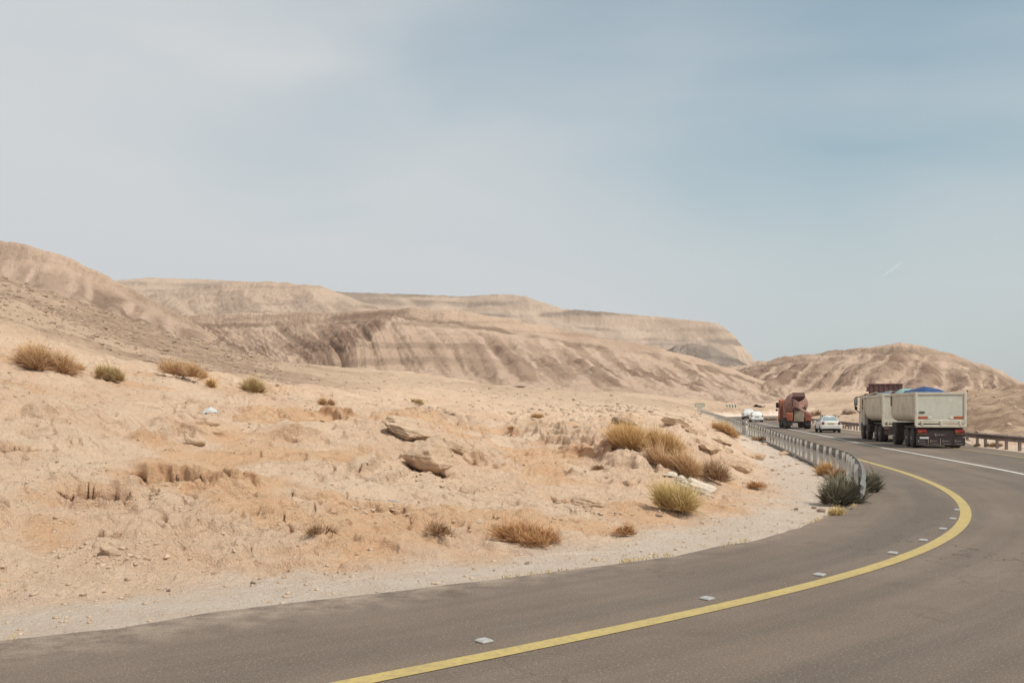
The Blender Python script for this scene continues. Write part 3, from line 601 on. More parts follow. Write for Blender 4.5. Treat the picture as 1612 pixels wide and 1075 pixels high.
for s_ in (-1, 1):
    g = G(); g.prism([(7.25, 2.05), (7.25, 2.75), (8.2, 2.75), (8.5, 2.05)], *sorted((s_*1.231, s_*1.243)), 'x'); g.build('side_window', DGL, cb)
    g = G(); g.box(*sorted((s_*1.235, s_*1.25)), 7.15, 7.18, 1.2, 2.85); g.build('door_seam', CHAS, cb)
    m_ = empty('mirror', (0, 0, 0)); bpy.data.objects.remove(m_)
    x_ = s_*1.52; g = G(); g.box(*sorted((s_*1.40, s_*1.62)), 8.35, 8.50, 2.30, 2.86, .05); g.box(*sorted((s_*1.40, s_*1.60)), 8.35, 8.49, 2.02, 2.24, .05)
    g.tube([(s_*1.2, 8.4, 2.92), (x_-s_*.02, 8.42, 2.90), (s_*1.58, 8.42, 2.6), (s_*1.55, 8.42, 2.05), (s_*1.2, 8.5, 1.78)], .035, 6)
    mi = g.build('wing_mirror', CHAS, tk); g = G(); g.box(*sorted((s_*1.43, s_*1.59)), 8.342, 8.349, 2.35, 2.81); g.build('mirror_glass', GLASS, mi)
g = G(); g.box(-1.0, 1.0, 6.5, 6.72, .9, 2.6, .03); g.box(-.45, .45, -.2, 8.6, .7, 1.1); g.box(-1.15, 1.15, -.15, .1, .45, 1.0, .03); g.box(-1.2, -.6, 4.9, 6.1, .5, 1.0, .05); g.box(.6, 1.2, 3.2, 6.3, .5, 1.0, .05)
g.box(-1.22, -.6, .3, 3.2, 1.1, 1.2, .03); g.box(.6, 1.22, .3, 3.2, 1.1, 1.2, .03); g.build('chassis', CHAS, tk)
g = G(); g.box(-1.2, -.92, -.18, -.1, .80, .92, .02); g.build('tail_light', MAROON, tk)
for yy in (1.15, 2.5, 5.7, 7.62):
    for s_ in (-1, 1): wheel(tk, s_*(1.0 if yy < 4 else 1.05), yy, .52, .46 if yy < 4 else .32, s_)
# ------------------------------------------------------------ concrete mixer truck
loc, rz = place(1257.5, 101.5, -math.atan(.165))
mx_ = empty('concrete_mixer_truck', loc, rz); tag(mx_, 'dusty red concrete mixer truck with orange rear mudguards and a tilted drum', 'mixer truck')
ax = Vector((0, 1, -.27)).normalized(); c0 = Vector((0, .75, 3.02))
g = G(); g.lathe([(0, .52), (.02, .60), (.45, .80), (1.0, 1.02), (1.7, 1.17), (2.7, 1.18), (3.6, 1.05), (4.4, .72), (4.7, .45)], c0, ax, 32)
dr_ = g.build('drum', MIXC, mx_, True, 50)
g = G(); g.lathe([(-.03, .50), (-.03, .62), (.05, .63), (.05, .5)], c0, ax, 28, False); g.lathe([(.0, .001), (.0, .5)], c0-ax*.02, ax, 20, False); g.build('drum_mouth', MAROON, dr_)
g = G(); g.lathe([(1.66, 1.175), (1.66, 1.20), (1.80, 1.20), (1.80, 1.175)], c0, ax, 32, False); g.build('drum_ring', CEM, dr_)
g = G()   # loading hopper: a dark open funnel over the mouth
g.loft([[(-.58, -.05, 3.62), (.58, -.05, 3.62), (.58, .75, 3.72), (-.58, .75, 3.72)], [(-.62, -.22, 3.30), (.62, -.22, 3.30), (.5, .6, 3.3), (-.5, .6, 3.3)], [(-.32, .1, 2.80), (.32, .1, 2.80), (.3, .5, 2.8), (-.3, .5, 2.8)]], True, False)
g.build('hopper', MAROON, mx_)
g = G(); g.loft([[(-.66, -.02, 3.15), (0, -.30, 2.75), (.66, -.02, 3.15)], [(-.55, -.1, 2.3), (0, -.38, 2.05), (.55, -.1, 2.3)]], False, False)
g.build('discharge_funnel', MIXC, mx_)
g = G(); g.loft([[(.05+t*.95-.16, -.42-t*.12, 2.15-t*.62+.03), (.05+t*.95-.08, -.42-t*.12, 2.02-t*.62), (.05+t*.95+.1, -.42-t*.12, 2.02-t*.62), (.05+t*.95+.2, -.42-t*.12, 2.13-t*.62)] for t in (0, .5, 1, 1.2)], True, True)
g.build('chute', MIXC, mx_)
g = G()
for s_ in (-1, 1): g.tube([(s_*.62, .15, 1.15), (s_*.60, .25, 2.4), (s_*.5, .35, 3.0)], .07, 6)
g.box(-.7, .7, .1, .3, 2.0, 2.14); g.box(-.45, .45, -.05, .15, 1.0, 2.1, .03); g.build('rear_frame', MAROON, mx_)
g = G(); g.loft([[(-.5, -.08, .78), (.5, -.08, .78), (.5, .1, .78), (-.5, .1, .78)], [(-.42, -.1, 1.85), (.42, -.1, 1.85), (.42, .08, 1.85), (-.42, .08, 1.85)]]); g.build('splash_plate', CEM, mx_)
for s_ in (-1, 1):
    g = G(); g.box(*sorted((s_*.58, s_*1.25)), -.1, .12, 1.02, 1.66, .05); g.box(*sorted((s_*.62, s_*1.25)), .12, 2.9, 1.15, 1.30, .05); md = g.build('mudguard', MIXO, mx_)
    g = G(); g.box(*sorted((s_*.62, s_*1.18)), -.14, -.1, .88, 1.0, .01); g.build('tail_light', ORL, mx_)
    g = G(); g.box(*sorted((s_*.66, s_*1.2)), -.11, -.10, 1.2, 1.23); g.box(*sorted((s_*.66, s_*1.2)), -.11, -.10, 1.35, 1.38); g.build('mudguard_rib', MAROON, md)
    g = G(); g.box(*sorted((s_*.62, s_*1.2)), -.02, .02, .35, .9, .01); g.build('mudflap', CHAS, mx_)
    g = G(); g.box(*sorted((s_*1.24, s_*1.50)), 8.0, 8.15, 2.15, 2.75, .05); g.box(*sorted((s_*1.3, s_*1.52)), 8.0, 8.15, 1.8, 2.05, .05); g.tube([(s_*1.1, 8.1, 2.7), (s_*1.4, 8.1, 2.7)], .03, 6); g.build('wing_mirror', CHAS, mx_)
g = G(); g.box(-1.15, 1.15, .0, .2, .62, .86, .03); g.box(-.45, .45, .1, 8.6, .75, 1.1); g.box(-1.1, -.5, 4.0, 5.6, .5, 1.1, .05); g.box(.5, 1.1, 4.0, 5.6, .5, 1.1, .05); g.build('chassis', CHAS, mx_)
g = G(); g.prism([(6.6, .9), (6.55, 2.95), (6.9, 3.1), (8.1, 3.0), (8.4, 2.0), (8.5, .6), (8.2, .6), (8.1, 1.1), (7.3, 1.1), (7.2, .9)], -1.22, 1.22); cb = g.build('cab', MIXO, mx_, bev=.04)
g = G(); g.box(-1.24, -1.222, 7.0, 7.8, 2.0, 2.7); g.box(-.9, .9, 6.53, 6.56, 2.1, 2.7); g.build('side_window', DGL, cb)
g = G(); g.box(-.9, .9, 5.7, 6.5, 1.1, 2.7, .08); g.tube([(-.6, 6.5, 2.2), (.6, 6.5, 2.2)], .3); g.build('water_tank', MIXC, mx_)
g = G()
for s_ in (-1, 1): g.tube([(-1.05+.3*(s_ > 0), .1, 1.3), (-.75+.3*(s_ > 0), .2, 3.1)], .02, 5)
for k in range(7): t = k/6; g.tube([(-1.05+t*.3, .1+t*.1, 1.35+t*1.7), (-.75+t*.3, .1+t*.1, 1.35+t*1.7)], .018, 5)
g.build('ladder', MIXC, mx_)
for yy in (.8, 2.15, 5.9, 7.6):
    for s_ in (-1, 1): wheel(mx_, s_*1.0, yy, .52, .48 if yy < 4 else .32, s_, deep=1.0)
# ------------------------------------------------------------ passenger cars
def car(name, label, loc, rz, Lc, Wc, st, wr, glass_rows, rear, rails=False, cat='car'):
    """st: stations (y, belt z, top z, half width at roof) rear to front; bumpers close the ends"""
    root = empty(name, loc, rz); tag(root, label, cat); h = Wc/2; g = G(); secs = []
    for y, zb, zt, wr_, wf in st:
        w_ = h*wf
        half = [(w_*.90, .30), (w_*.985, .36), (w_, .55), (w_*.995, zb-.12), (w_*.96, zb), (wr_, zt-.05), (wr_*.86, zt), (0.0, zt+.015)]
        secs.append([(-x, y, z) for x, z in half]+[(x, y, z) for x, z in reversed(half[:-1])])
    g.loft(secs); body = g.build('body', CARW, root, True, 30)
    def quad(nm, pts, mat, off):
        P0 = [Vector(p) for p in pts]; n = (P0[1]-P0[0]).cross(P0[2]-P0[0]).normalized()
        if n.dot(P0[0]-Vector((0, Lc/2, .7))) < 0: n = -n
        q = G(); q.loft([[p+n*off for p in P0], [p-n*.02 for p in P0]]); return q.build(nm, mat, body)
    def lerp(a, b, t): return tuple(a[i]*(1-t)+b[i]*t for i in range(3))
    def belt(k, s_): y, zb, zt, w_, wf = st[k]; return (s_*h*wf*.96, y, zb)
    def roof(k, s_): y, zb, zt, w_, wf = st[k]; return (s_*w_, y, zt-.05)
    for s_ in (-1, 1):
        for k in glass_rows:
            a, b, c, d = belt(k, s_), belt(k+1, s_), roof(k+1, s_), roof(k, s_)
            q = [lerp(lerp(a, d, .08), lerp(b, c, .08), .05), lerp(lerp(a, d, .08), lerp(b, c, .08), .95), lerp(lerp(a, d, .90), lerp(b, c, .90), .95), lerp(lerp(a, d, .90), lerp(b, c, .90), .05)]
            quad('side_window', q, GLASS, .008)
    rear(root, body, quad, st, h)
    for yy in (wr[1], wr[2]):
        for s_ in (-1, 1):
            wheel(root, s_*(h-.10), yy, wr[0], .2, s_)
            a_ = G(); a_.lathe([(0, wr[0]*1.18), (.012, wr[0]*1.18), (.012, wr[0]*.98), (0, wr[0]*.98)], (s_*(h*.985), yy, wr[0]+.02), (s_, 0, 0), 24, False); a_.build('wheel_arch', CHAS, body)
    g = G()
    for s_ in (-1, 1): g.box(*sorted((s_*(h-.02), s_*(h+.17))), Lc*.66, Lc*.66+.1, st[0][1]+.0, st[0][1]+.14, .03)
    g.build('wing_mirror', CARW, root)
    g = G(); g.box(-h*.86, h*.86, .12, Lc-.2, .16, .32); g.build('underbody', CHAS, root)
    if rails:
        for s_ in (-1, 1):
            g = G(); g.tube([(s_*.56, 1.1, 1.38), (s_*.56, 1.2, 1.47), (s_*.56, 2.4, 1.49), (s_*.56, 2.5, 1.40)], .03, 6); g.build('roof_rail', CHAS, root)
        g = G(); g.box(-.62, -.30, 1.2, 1.32, 1.475, 1.52, .01); g.box(.30, .62, 1.2, 1.32, 1.475, 1.52, .01); g.build('roof_bar', CHAS, root)
    return root
def rear_saloon(root, body, quad, st, h):
    # rear window lies between the boot and the roof
    a, b = st[4], st[5]
    q = [(-a[3]*.95, a[0]+.02, a[2]+.02), (a[3]*.95, a[0]+.02, a[2]+.02), (b[3]*.90, b[0]-.03, b[2]-.03), (-b[3]*.90, b[0]-.03, b[2]-.03)]
    quad('rear_window', q, GLASS, .018)
    for s_ in (-1, 1):
        g = G(); g.box(*sorted((s_*(h*.66), s_*(h*.90))), -.02, .10, .70, .95, .02); tl = g.build('tail_light', REDL, root)
        g = G(); g.box(*sorted((s_*(h*.68), s_*(h*.88))), -.026, -.019, .84, .92); g.build('lamp_lens', DGL, tl)
    g = G(); g.box(-.26, .26, -.03, .0, .76, .87, .004); g.build('number_plate', PLATE, root)
    g = G(); g.box(-h*.95, h*.95, -.09, .12, .36, .62, .04); bp = g.build('rear_bumper', CARW, root)
    g = G(); g.box(-h*.93, h*.93, -.1, -.085, .555, .585); g.build('bumper_strip', CHAS, bp)
    g = G(); g.box(-h*.84, h*.84, -.02, .1, .24, .36, .02); g.build('valance', CHAS, root)
SAL = [(0.0,.88,.90,.70,.90),(.05,.93,.96,.72,.94),(.18,.95,.99,.72,.97),(.35,.95,1.00,.70,.99),(.50,.95,1.02,.66,1.0),(1.05,.94,1.39,.55,1.0),(1.35,.93,1.43,.56,1.0),(2.0,.92,1.45,.57,1.0),(2.65,.91,1.42,.56,1.0),(3.30,.90,.98,.62,1.0),(3.9,.82,.88,.62,.98),(4.3,.72,.78,.6,.93),(4.45,.60,.66,.56,.84)]
loc, rz = place(1308.5, 86.3, -math.atan(.165))
car('saloon_car', 'white saloon car with yellow number plate between the mixer truck and the tipper', loc, rz, 4.45, 1.73, SAL, (.31, .85, 3.45), (5, 6, 7, 8), rear_saloon, True)
def rear_hatch(dark):
    def f(root, body, quad, st, h):
        a, b = st[2], st[4]
        quad('rear_window', [(-a[3]*.95, a[0]+.02, a[1]+.03), (a[3]*.95, a[0]+.02, a[1]+.03), (b[3]*.92, b[0]-.03, b[2]-.05), (-b[3]*.92, b[0]-.03, b[2]-.05)], DGL if dark else GLASS, .03)
        for s_ in (-1, 1):
            g = G(); g.box(*sorted((s_*h*.74, s_*h*.95)), -.03, .12, .80, 1.02, .02); g.build('tail_light', REDL, root)
        g = G(); g.box(-.28, .28, -.05, 0, .72, .84, .004); g.build('number_plate', GLASS, root)
        g = G(); g.box(-h*.94, h*.94, -.10, .1, .30, .60, .04); g.build('rear_bumper', CHAS if dark else CARW, root)
        g = G(); g.box(-h*.86, h*.86, -.08, .1, .18, .34, .02); g.build('valance', CHAS, root)
    return f
HAT = [(0.0,.86,.92,.74,.93),(.04,.98,1.02,.74,.96),(.10,1.0,1.10,.70,.98),(.28,1.0,1.34,.60,1.0),(.45,1.0,1.46,.58,1.0),(.9,.98,1.52,.58,1.0),(2.0,.96,1.53,.58,1.0),(2.6,.94,1.46,.57,1.0),(3.25,.92,.99,.63,1.0),(3.7,.8,.86,.62,.97),(4.0,.62,.68,.56,.86)]
loc, rz = place(1192, 143.5, -math.atan(.15))
car('hatchback_car', 'small white hatchback with pale rear window, following the white off-road car', loc, rz, 4.0, 1.76, HAT, (.31, .7, 3.2), (4, 5, 6), rear_hatch(False))
SUV = [(0.0,1.0,1.05,.78,.94),(.05,1.12,1.16,.78,.97),(.10,1.14,1.25,.74,.99),(.20,1.14,1.5,.68,1.0),(.35,1.14,1.66,.66,1.0),(.9,1.12,1.74,.66,1.0),(2.4,1.10,1.74,.66,1.0),(2.9,1.08,1.66,.65,1.0),(3.5,1.06,1.14,.7,1.0),(4.1,.98,1.04,.68,.98),(4.5,.75,.8,.62,.88)]
loc, rz = place(1178.5, 163, -math.atan(.18))
car('off_road_car', 'tall white off-road car with dark rear window and dark bumper, farthest vehicle on the road', loc, rz, 4.5, 1.86, SUV, (.38, .85, 3.6), (4, 5, 6), rear_hatch(True))
# ------------------------------------------------------------ guardrails: one thing each, with every post a part
def wbeam(root, pts, mat, out):
    """W profile swept along pts [(x, y, z of the rail's top)], out = outward sign of the corrugation"""
    prof_ = [(0, 0), (.05, -.03), (.075, -.07), (.05, -.11), (0, -.14), (0, -.17), (.05, -.20), (.075, -.24), (.05, -.28), (0, -.31)]
    P = np.array(pts); T = np.gradient(P, axis=0); T[:, 2] = 0; T /= np.linalg.norm(T, axis=1)[:, None]; Nn = np.stack([T[:, 1], -T[:, 0]], 1)*out
    g = G(); secs = []
    for p, n in zip(P, Nn):
        a = [(p[0]+n[0]*q, p[1]+n[1]*q, p[2]+z) for q, z in prof_]; b = [(p[0]+n[0]*(q-.008), p[1]+n[1]*(q-.008), p[2]+z) for q, z in reversed(prof_)]
        secs.append(a+b)
    g.loft(secs); return g.build('rail', mat, root, True, 60)
def guardrail(label, pts, spacing, mat, out, post_w=.10, hpost=.72, offs=.10, group=None):
    P = resample(catmull(pts, 12), .5); i0 = P[0]
    root = empty('guardrail', (i0[0], i0[1], i0[2]-.75)); tag(root, label, 'guardrail')
    loc0 = Vector(root.location); Q = P-np.array(loc0)
    wbeam(root, Q, mat, out); pm = POST if mat is STEEL else mat
    T = np.gradient(P[:, :2], axis=0); T /= np.linalg.norm(T, axis=1)[:, None]; s = np.r_[0, np.cumsum(np.linalg.norm(np.diff(P[:, :2], axis=0), axis=1))]
    first = None; q = 2.6 if post_w < .1 else .6
    while q < s[-1] and q/spacing < 99:
        i = int(np.searchsorted(s, q)); n = np.array([T[i, 1], -T[i, 0]])*out
        c = Q[i, :2]-n*offs; a = math.atan2(T[i, 1], T[i, 0])-math.pi/2
        if first is None:
            g = G(); g.box(-.006-post_w/2, -post_w/2, -.07, .07, -1.0, .0); g.box(-post_w/2, post_w/2, -.07, -.062, -1.0, .0); g.box(post_w/2, post_w/2+.006, -.05, .0, -1.0, .0)
            first = g.build('post', pm, root); o = first
        else: o = dup(first)
        z = Q[i, 2]+.01; o.location = (c[0], c[1], z); o.rotation_euler = (0, 0, a); q += spacing
    return root
def zc(px, py_top, D): return ((px-CX)/FPX*D, D, CAMH+(HY-py_top)/FPX*D)
near = [zc(1354, 762, 20.6), zc(1357.5, 745, 21.6), zc(1354, 729, 23.8), zc(1345, 718.5, 26.6), zc(1336, 713, 30), zc(1316, 706, 33.8), zc(1297, 701, 37), zc(1266, 692.3, 43.5), zc(1234, 683.5, 54), zc(1210, 675, 64), zc(1192, 669.5, 73), zc(1176, 665.5, 82)]
guardrail('grey steel guardrail on the left road edge, near end bent down beside the green bushes', near, 1.9, STEEL, 1, .075)
far_ = [zc(1172, 665, 84), zc(1158, 660, 98), zc(1143, 655.5, 116), zc(1127, 651.5, 138), zc(1113, 647.8, 160), zc(1103, 644.2, 182)]
guardrail('far grey steel guardrail climbing away beyond the white marker post', far_, 2.4, STEEL, 1, .08)
rp = []
for i in range(0, len(C), 24):
    x, y = C[i]+CN[i]*5.9
    if x > 10 and y > 26 and y < 150: rp.append((x, y, float(zroad(y))+.72))
guardrail('brown weathered guardrail on square posts behind the tipper along the right road edge', rp, 1.75, RUSTY, -1, .12, offs=.12)
# marker post, road signs
p = Vector(((1171.5-CX)/FPX*81, 81, .02)); d = empty('marker_post', (p.x-.45, p.y-3.0, .03)); d.rotation_euler = (0, R(-4), 0)
tag(d, 'thin white marker post with black band standing before the guardrail', 'marker post')
g = G(); g.box(-.06, .06, -.02, .02, 0, 1.08, .012); g.build('post', CARW, d)
g = G(); g.box(-.058, .058, -.023, .023, .76, .93, .004); b_ = g.build('band', BLACKP, d); g = G(); g.box(-.025, .025, -.028, -.0235, .81, .89); g.build('reflector', CARW, b_)
D = 236.0; x0 = (1150.5-CX)/FPX*D; z0 = float(ground([x0], [D])[0]); zb = CAMH+(HY-642.9)/FPX*D
d = empty('chevron_sign', (x0, D, z0), R(-6)); tag(d, 'cream board with black chevrons pointing right at the far bend', 'road sign')
h_ = zb-z0; g = G(); g.box(-1.38, 1.38, -.03, .03, h_-.05, h_+1.0, .01); bd = g.build('board', CREAM, d)
for k in range(4):
    cx_ = -1.0+.66*k; g = G()
    for q in (1, -1): g.prism([(cx_-.20, h_+.475+q*.44), (cx_+.04, h_+.475+q*.44), (cx_+.30, h_+.475), (cx_+.06, h_+.475)], -.042, -.031, 'y')
    g.build('chevron', BLACKP, bd)
for xx in (-1.0, 1.0):
    g = G(); g.tube([(xx, .06, -1.0), (xx, .06, h_+.9)], .05, 8); g.build('post', STEEL, d)
D = 176.0; x0 = (1101.5-CX)/FPX*D; z0 = float(ground([x0], [D])[0]); zt = CAMH+(HY-635.0)/FPX*D
d = empty('road_sign', (x0, D, z0)); tag(d, 'low pale sign with dark green frame over the far end of the guardrail', 'road sign')
g = G(); g.box(-.78, .78, -.03, .03, zt-z0-.60, zt-z0, .01); bd = g.build('board', CONC, d)
g = G()
for a in ((-.86, .86, zt-z0-.07, zt-z0+.02), (-.86, .86, zt-z0-.64, zt-z0-.55)): g.box(a[0], a[1], -.05, .05, a[2], a[3])
for a in (-.86, .78): g.box(a, a+.08, -.05, .05, zt-z0-.55, zt-z0-.07)
g.build('frame', GRN, bd)
g = G(); g.box(-.45, .45, -.1, .1, -.5, zt-z0-.64, .02); g.build('base', CONC, d)
# white glazed road studs beside the near yellow line
def stud_at(px, py):
    D = CAMH*FPX/(py-HY); return ((px-CX)/FPX*D, D)
for i, (px, py, l) in enumerate(((762, 1010, 'nearest white road stud on the shoulder, at the bottom of the photo'), (1113, 943, 'second white road stud from the bottom left, above the yellow line'), (1290, 905.5, 'third white road stud, left of where the yellow line starts to bend'),
        (1405, 871, 'fourth white road stud, touching the upper side of the yellow line'), (1453, 851, 'fifth white road stud, inside the yellow bend'), (1484, 833, 'sixth white road stud, small, inside the bend'), (1500, 817, 'seventh white road stud, tiny, next to the tip of the bend'), (1507, 803, 'farthest visible white road stud at the tip of the bend'))):
    x, y = stud_at(px, py); j = int(np.argmin(np.hypot(C[:, 0]-x, C[:, 1]-y)))
    a = math.atan2(CT[j, 1], CT[j, 0])
    if i == 0:
        g = G(); s_ = .062; g.loft([[(-s_, -s_, 0), (s_, -s_, 0), (s_, s_, 0), (-s_, s_, 0)], [(-s_, -s_, .010), (s_, -s_, .010), (s_, s_, .010), (-s_, s_, .010)], [(-s_*.72, -s_*.8, .024), (s_*.72, -s_*.8, .024), (s_*.72, s_*.8, .024), (-s_*.72, s_*.8, .024)]])
        st0 = g.build('road_stud', REFW); o = st0
    else: o = dup(st0)
    o.location = (x, y, .004); o.rotation_euler = (0, 0, a); tag(o, l, 'road stud', 'white road studs along the yellow line')
# ------------------------------------------------------------ rocks
rng = np.random.default_rng(7)
def ico(sub):
    import bmesh
    b = bmesh.new(); bmesh.ops.create_icosphere(b, subdivisions=sub, radius=1); V = np.array([v.co[:] for v in b.verts]); F = np.array([[v.index for v in f.verts] for f in b.faces]); b.free(); return V, F
def rockshape(seed, sub, cuts=14, rough=.10):
    r = np.random.default_rng(seed); V, F = ico(sub); V = V.copy()
    for k in range(cuts):
        n = r.normal(size=3); n /= np.linalg.norm(n); d = r.uniform(.42, .8); q = V@n; V = np.where((q > d)[:, None], V-n[None]*(q-d)[:, None]*.93, V)
    V *= (1+rough*(fbm(V[:, 0]*2.5+V[:, 2], V[:, 1]*2.5+seed, seed, 4)))[:, None]
    V[:, 2] += .6*rough*fbm(V[:, 2]*6, V[:, 0]*.8, seed+5, 3); V[:, :2] *= (1+.9*rough*fbm(V[:, 2]*5+V[:, 0]*.5, V[:, 1]*.5, seed+6, 3))[:, None]; return V, F
def rockmat(name, a, b, c):
    m = bpy.data.materials.new(name); t, P, L = nodes(m); v = objc(t)
    q = mixn(t, L, noisen(t, L, v, 2.5, 7, .65), a, b); q = mixn(t, L, math_n(t, L, 'MULTIPLY', noisen(t, L, v, 7, 6, .7, .5, .7), .6), q, c)
    L(q, P.inputs['Base Color']); P.inputs['Roughness'].default_value = 1; bumpn(t, L, P, noisen(t, L, v, 6, 8, .7, .2, .8), 1.0, .06); return m
RSAND = rockmat('sandstone', (.66, .47, .33), (.54, .37, .25), (.38, .24, .15)); RWH = rockmat('white_limestone', (.74, .64, .53), (.66, .54, .43), (.46, .34, .26)); RBR = rockmat('brown_stone', (.30, .21, .155), (.38, .27, .19), (.2, .13, .1))
def rock(px, py, wpx, hpx, mat, label, seed, yaw=0, tilt=0, depth=.8, sink=.3, cuts=14, rough=.10, over=False):
    """a boulder whose foot is at (px, py); size given by its width and height in the photo"""
    p = at(px, py, not over); k = p.y/FPX; a, b, c = wpx*k/2, wpx*k/2*depth, hpx*k/2
    V, F = rockshape(seed, 5, cuts, rough); V = V/np.abs(V).max(0)*np.array([a, b, c])*1.05
    o = np_mesh('boulder', V, F, mat, False); o.location = (p.x, p.y+b*.5, p.z+c*(1-sink)*.8); o.rotation_euler = (0, R(tilt), R(yaw))
    return tag(o, label, 'boulder')
rock(677, 743, 84, 62, RSAND, 'large rounded sandstone boulder with dark shadow beneath, left of centre on the bank', 71, 10, 4, .9, -.15, 5, .06, True)
rock(712, 712, 56, 22, RSAND, 'broken tan slab sloping down behind the right side of the large boulder', 51, 12, 20, .8, .45)
rock(640, 726, 34, 18, RSAND, 'small tan block wedged against the left side of the large boulder', 52, 0, -8, .8, .4)
rock(1188, 722, 34, 18, RSAND, 'tan block on the right shoulder of the bank above the reddish strip', 53, 0, 14, .8, .45)
rock(1140, 700, 40, 16, RSAND, 'long tan rock on the crest beyond the big golden shrub', 54, 0, 8, .8, .45)
rock(655, 692, 100, 26, RSAND, 'long brown rock ledge directly above the large rounded boulder', 12, -8, 14, .8, .35)
rock(700, 722, 30, 36, RSAND, 'narrow upright rock against the right side of the large boulder', 13, 20, 10, .8)
rock(636, 674, 62, 20, RSAND, 'flat topmost slab of the ledge above the large boulder', 14, 0, 8, 1.0, .35)
rock(592, 803, 84, 22, RSAND, 'low curved sandstone crust at the foot of the bank above the white stick', 15, 12, 4, .7, .5)
rock(982, 668, 44, 13, RBR, 'flat brown rock slab behind the big orange bush', 16, 0, 3)
rock(1068, 673, 50, 17, RSAND, 'pale wedge-shaped slab resting to the right of the big orange bush', 17, 0, 9)
rock(1092, 683, 22, 12, RSAND, 'small reddish rock in front of the pale wedge-shaped slab', 18)
rock(1096, 779, 66, 30, RWH, 'large white limestone block above the yellow-green tuft', 19, 0, 18, .8, .3)
rock(1070, 765, 22, 20, RWH, 'upright white limestone block beside the largest one', 20, 0, 0, .8, .3)
rock(1056, 752, 26, 12, RWH, 'flat white rock under the right end of the big orange bush', 21, 0, 5)
rock(1160, 740, 52, 30, RSAND, 'tan rock outcrop right of the brown twiggy bush', 22, 0, 12, .8, .35)
rock(1120, 716, 46, 24, RSAND, 'tan rock jutting from the slope above the brown twiggy bush', 23, 0, 10, .8, .4)
rock(925, 798, 60, 32, RSAND, 'cracked grey-tan outcrop in the middle of the bank below the big bush', 24, 0, 8, .7, .45)
rock(1295, 806, 18, 7, RBR, 'longest of the brown stones beside the green bushes at the verge', 25, 10)
rock(1283, 801, 10, 5, RBR, 'small brown stone just left of the longest one by the green bushes', 26)
rock(1254, 803, 7, 5, RBR, 'reddish stone lying alone on the verge left of the green bushes', 27)
rock(1036, 814, 16, 7, RBR, 'dark flat stone left of the yellow-green tuft', 28)
rock(305, 700, 34, 16, RSAND, 'small overhanging sandstone lump on the upper left bank', 29, 0, 6, .8, .4)
rock(170, 875, 40, 22, RSAND, 'rough orange clod low on the left bank near the verge', 30, 0, 10, .7, .5)
rock(397, 920, 11, 7, RBR, 'grey-brown stone on the pale verge at the left', 31)
rock(265, 932, 9, 5, RBR, 'reddish-brown stone on the pale verge left of the grey-brown one', 32)
rock(830, 888, 9, 6, RBR, 'grey stone on the pale verge near the middle of the photo', 33)
rock(1341, 652, 26, 10, RBR, 'round brown rock mound behind the saloon car', 34, 0, 0, 1, .3)
rock(712, 653, 12, 5, RBR, 'dark stone lying alone on the sand plain above the large boulder', 35)
rock(818, 610, 18, 5, RBR, 'low dark rock at the foot of the central hill', 36)
rock(755, 826, 9, 9, RWH, 'small bright white stone beside the reddish dry brush', 37)
rock(1235, 716, 22, 9, RSAND, 'small tan rock at the top of the sandy strip behind the guardrail', 44, 0, 8)
# loose stones, too many to count
def scatter(name, n, fn, mats, sizes, seed, label):
    r = np.random.default_rng(seed); base = [rockshape(100+k, 1, 5, .1) for k in range(6)]; pts = fn(r, n); z = ground(pts[:, 0], pts[:, 1]); Vs, Fs, At = [], [], []; c = 0
    for i, (x, y) in enumerate(pts):
        V, F = base[i % 6]; s = sizes(r, x, y); a = r.uniform(0, 6.28); ca, sa = math.cos(a), math.sin(a); q = V*np.array([s, s*r.uniform(.6, 1), s*r.uniform(.35, .7)])
        q = np.stack([q[:, 0]*ca-q[:, 1]*sa+x, q[:, 0]*sa+q[:, 1]*ca+y, q[:, 2]+z[i]+s*.12], 1); Vs.append(q); Fs.append(F+c); c += len(V); At.append(np.full(len(V), r.uniform()))
    o = np_mesh(name, np.concatenate(Vs), np.concatenate(Fs), mats, False, dict(v=np.concatenate(At))); return tag(o, label, 'stones', kind='stuff')
def stonemat(name, a, b, c):
    m = bpy.data.materials.new(name); t, P, L = nodes(m); q = mixn(t, L, attrn(t, 'v'), a, b); q = mixn(t, L, noisen(t, L, objc(t), 20, 3), q, c); L(q, P.inputs['Base Color']); P.inputs['Roughness'].default_value = 1; return m
def inview(r, n, d0, d1, x0, x1, bias=1.0):
    D = d0+(d1-d0)*r.uniform(size=n*3)**bias; px = r.uniform(x0, x1, n*3); x = (px-CX)/FPX*D; off, st = lateral(x, D); ok = (off < edgeL(st)+.12) | (off > edgeR(st)+.6)
    q = np.stack([x, D], 1)[ok][:n]; cl = fbm(q[:, 0]*.35, q[:, 1]*.35, 5, 3); return q[r.uniform(size=len(q)) < .35+.8*sst(-.2, .5, cl)]
scatter('pebbles', 34000, lambda r, n: inview(r, n, 9, 34, -60, 1300, 1.2), stonemat('pebble_mix', (.46, .32, .22), (.30, .20, .13), (.56, .42, .31)), lambda r, x, y: .005+.008*r.uniform()+.045*r.uniform()**16, 3, 'small loose stones strewn over the roadside bank')
scatter('rubble', 20000, lambda r, n: inview(r, n, 30, 150, -60, 1650, 1.1), stonemat('rubble_mix', (.46, .33, .24), (.28, .19, .14), (.58, .44, .33)), lambda r, x, y: (.012+.03*r.uniform()+.16*r.uniform()**12)*(.6+y/90), 4, 'rubble scattered over the sand plain behind the bank')
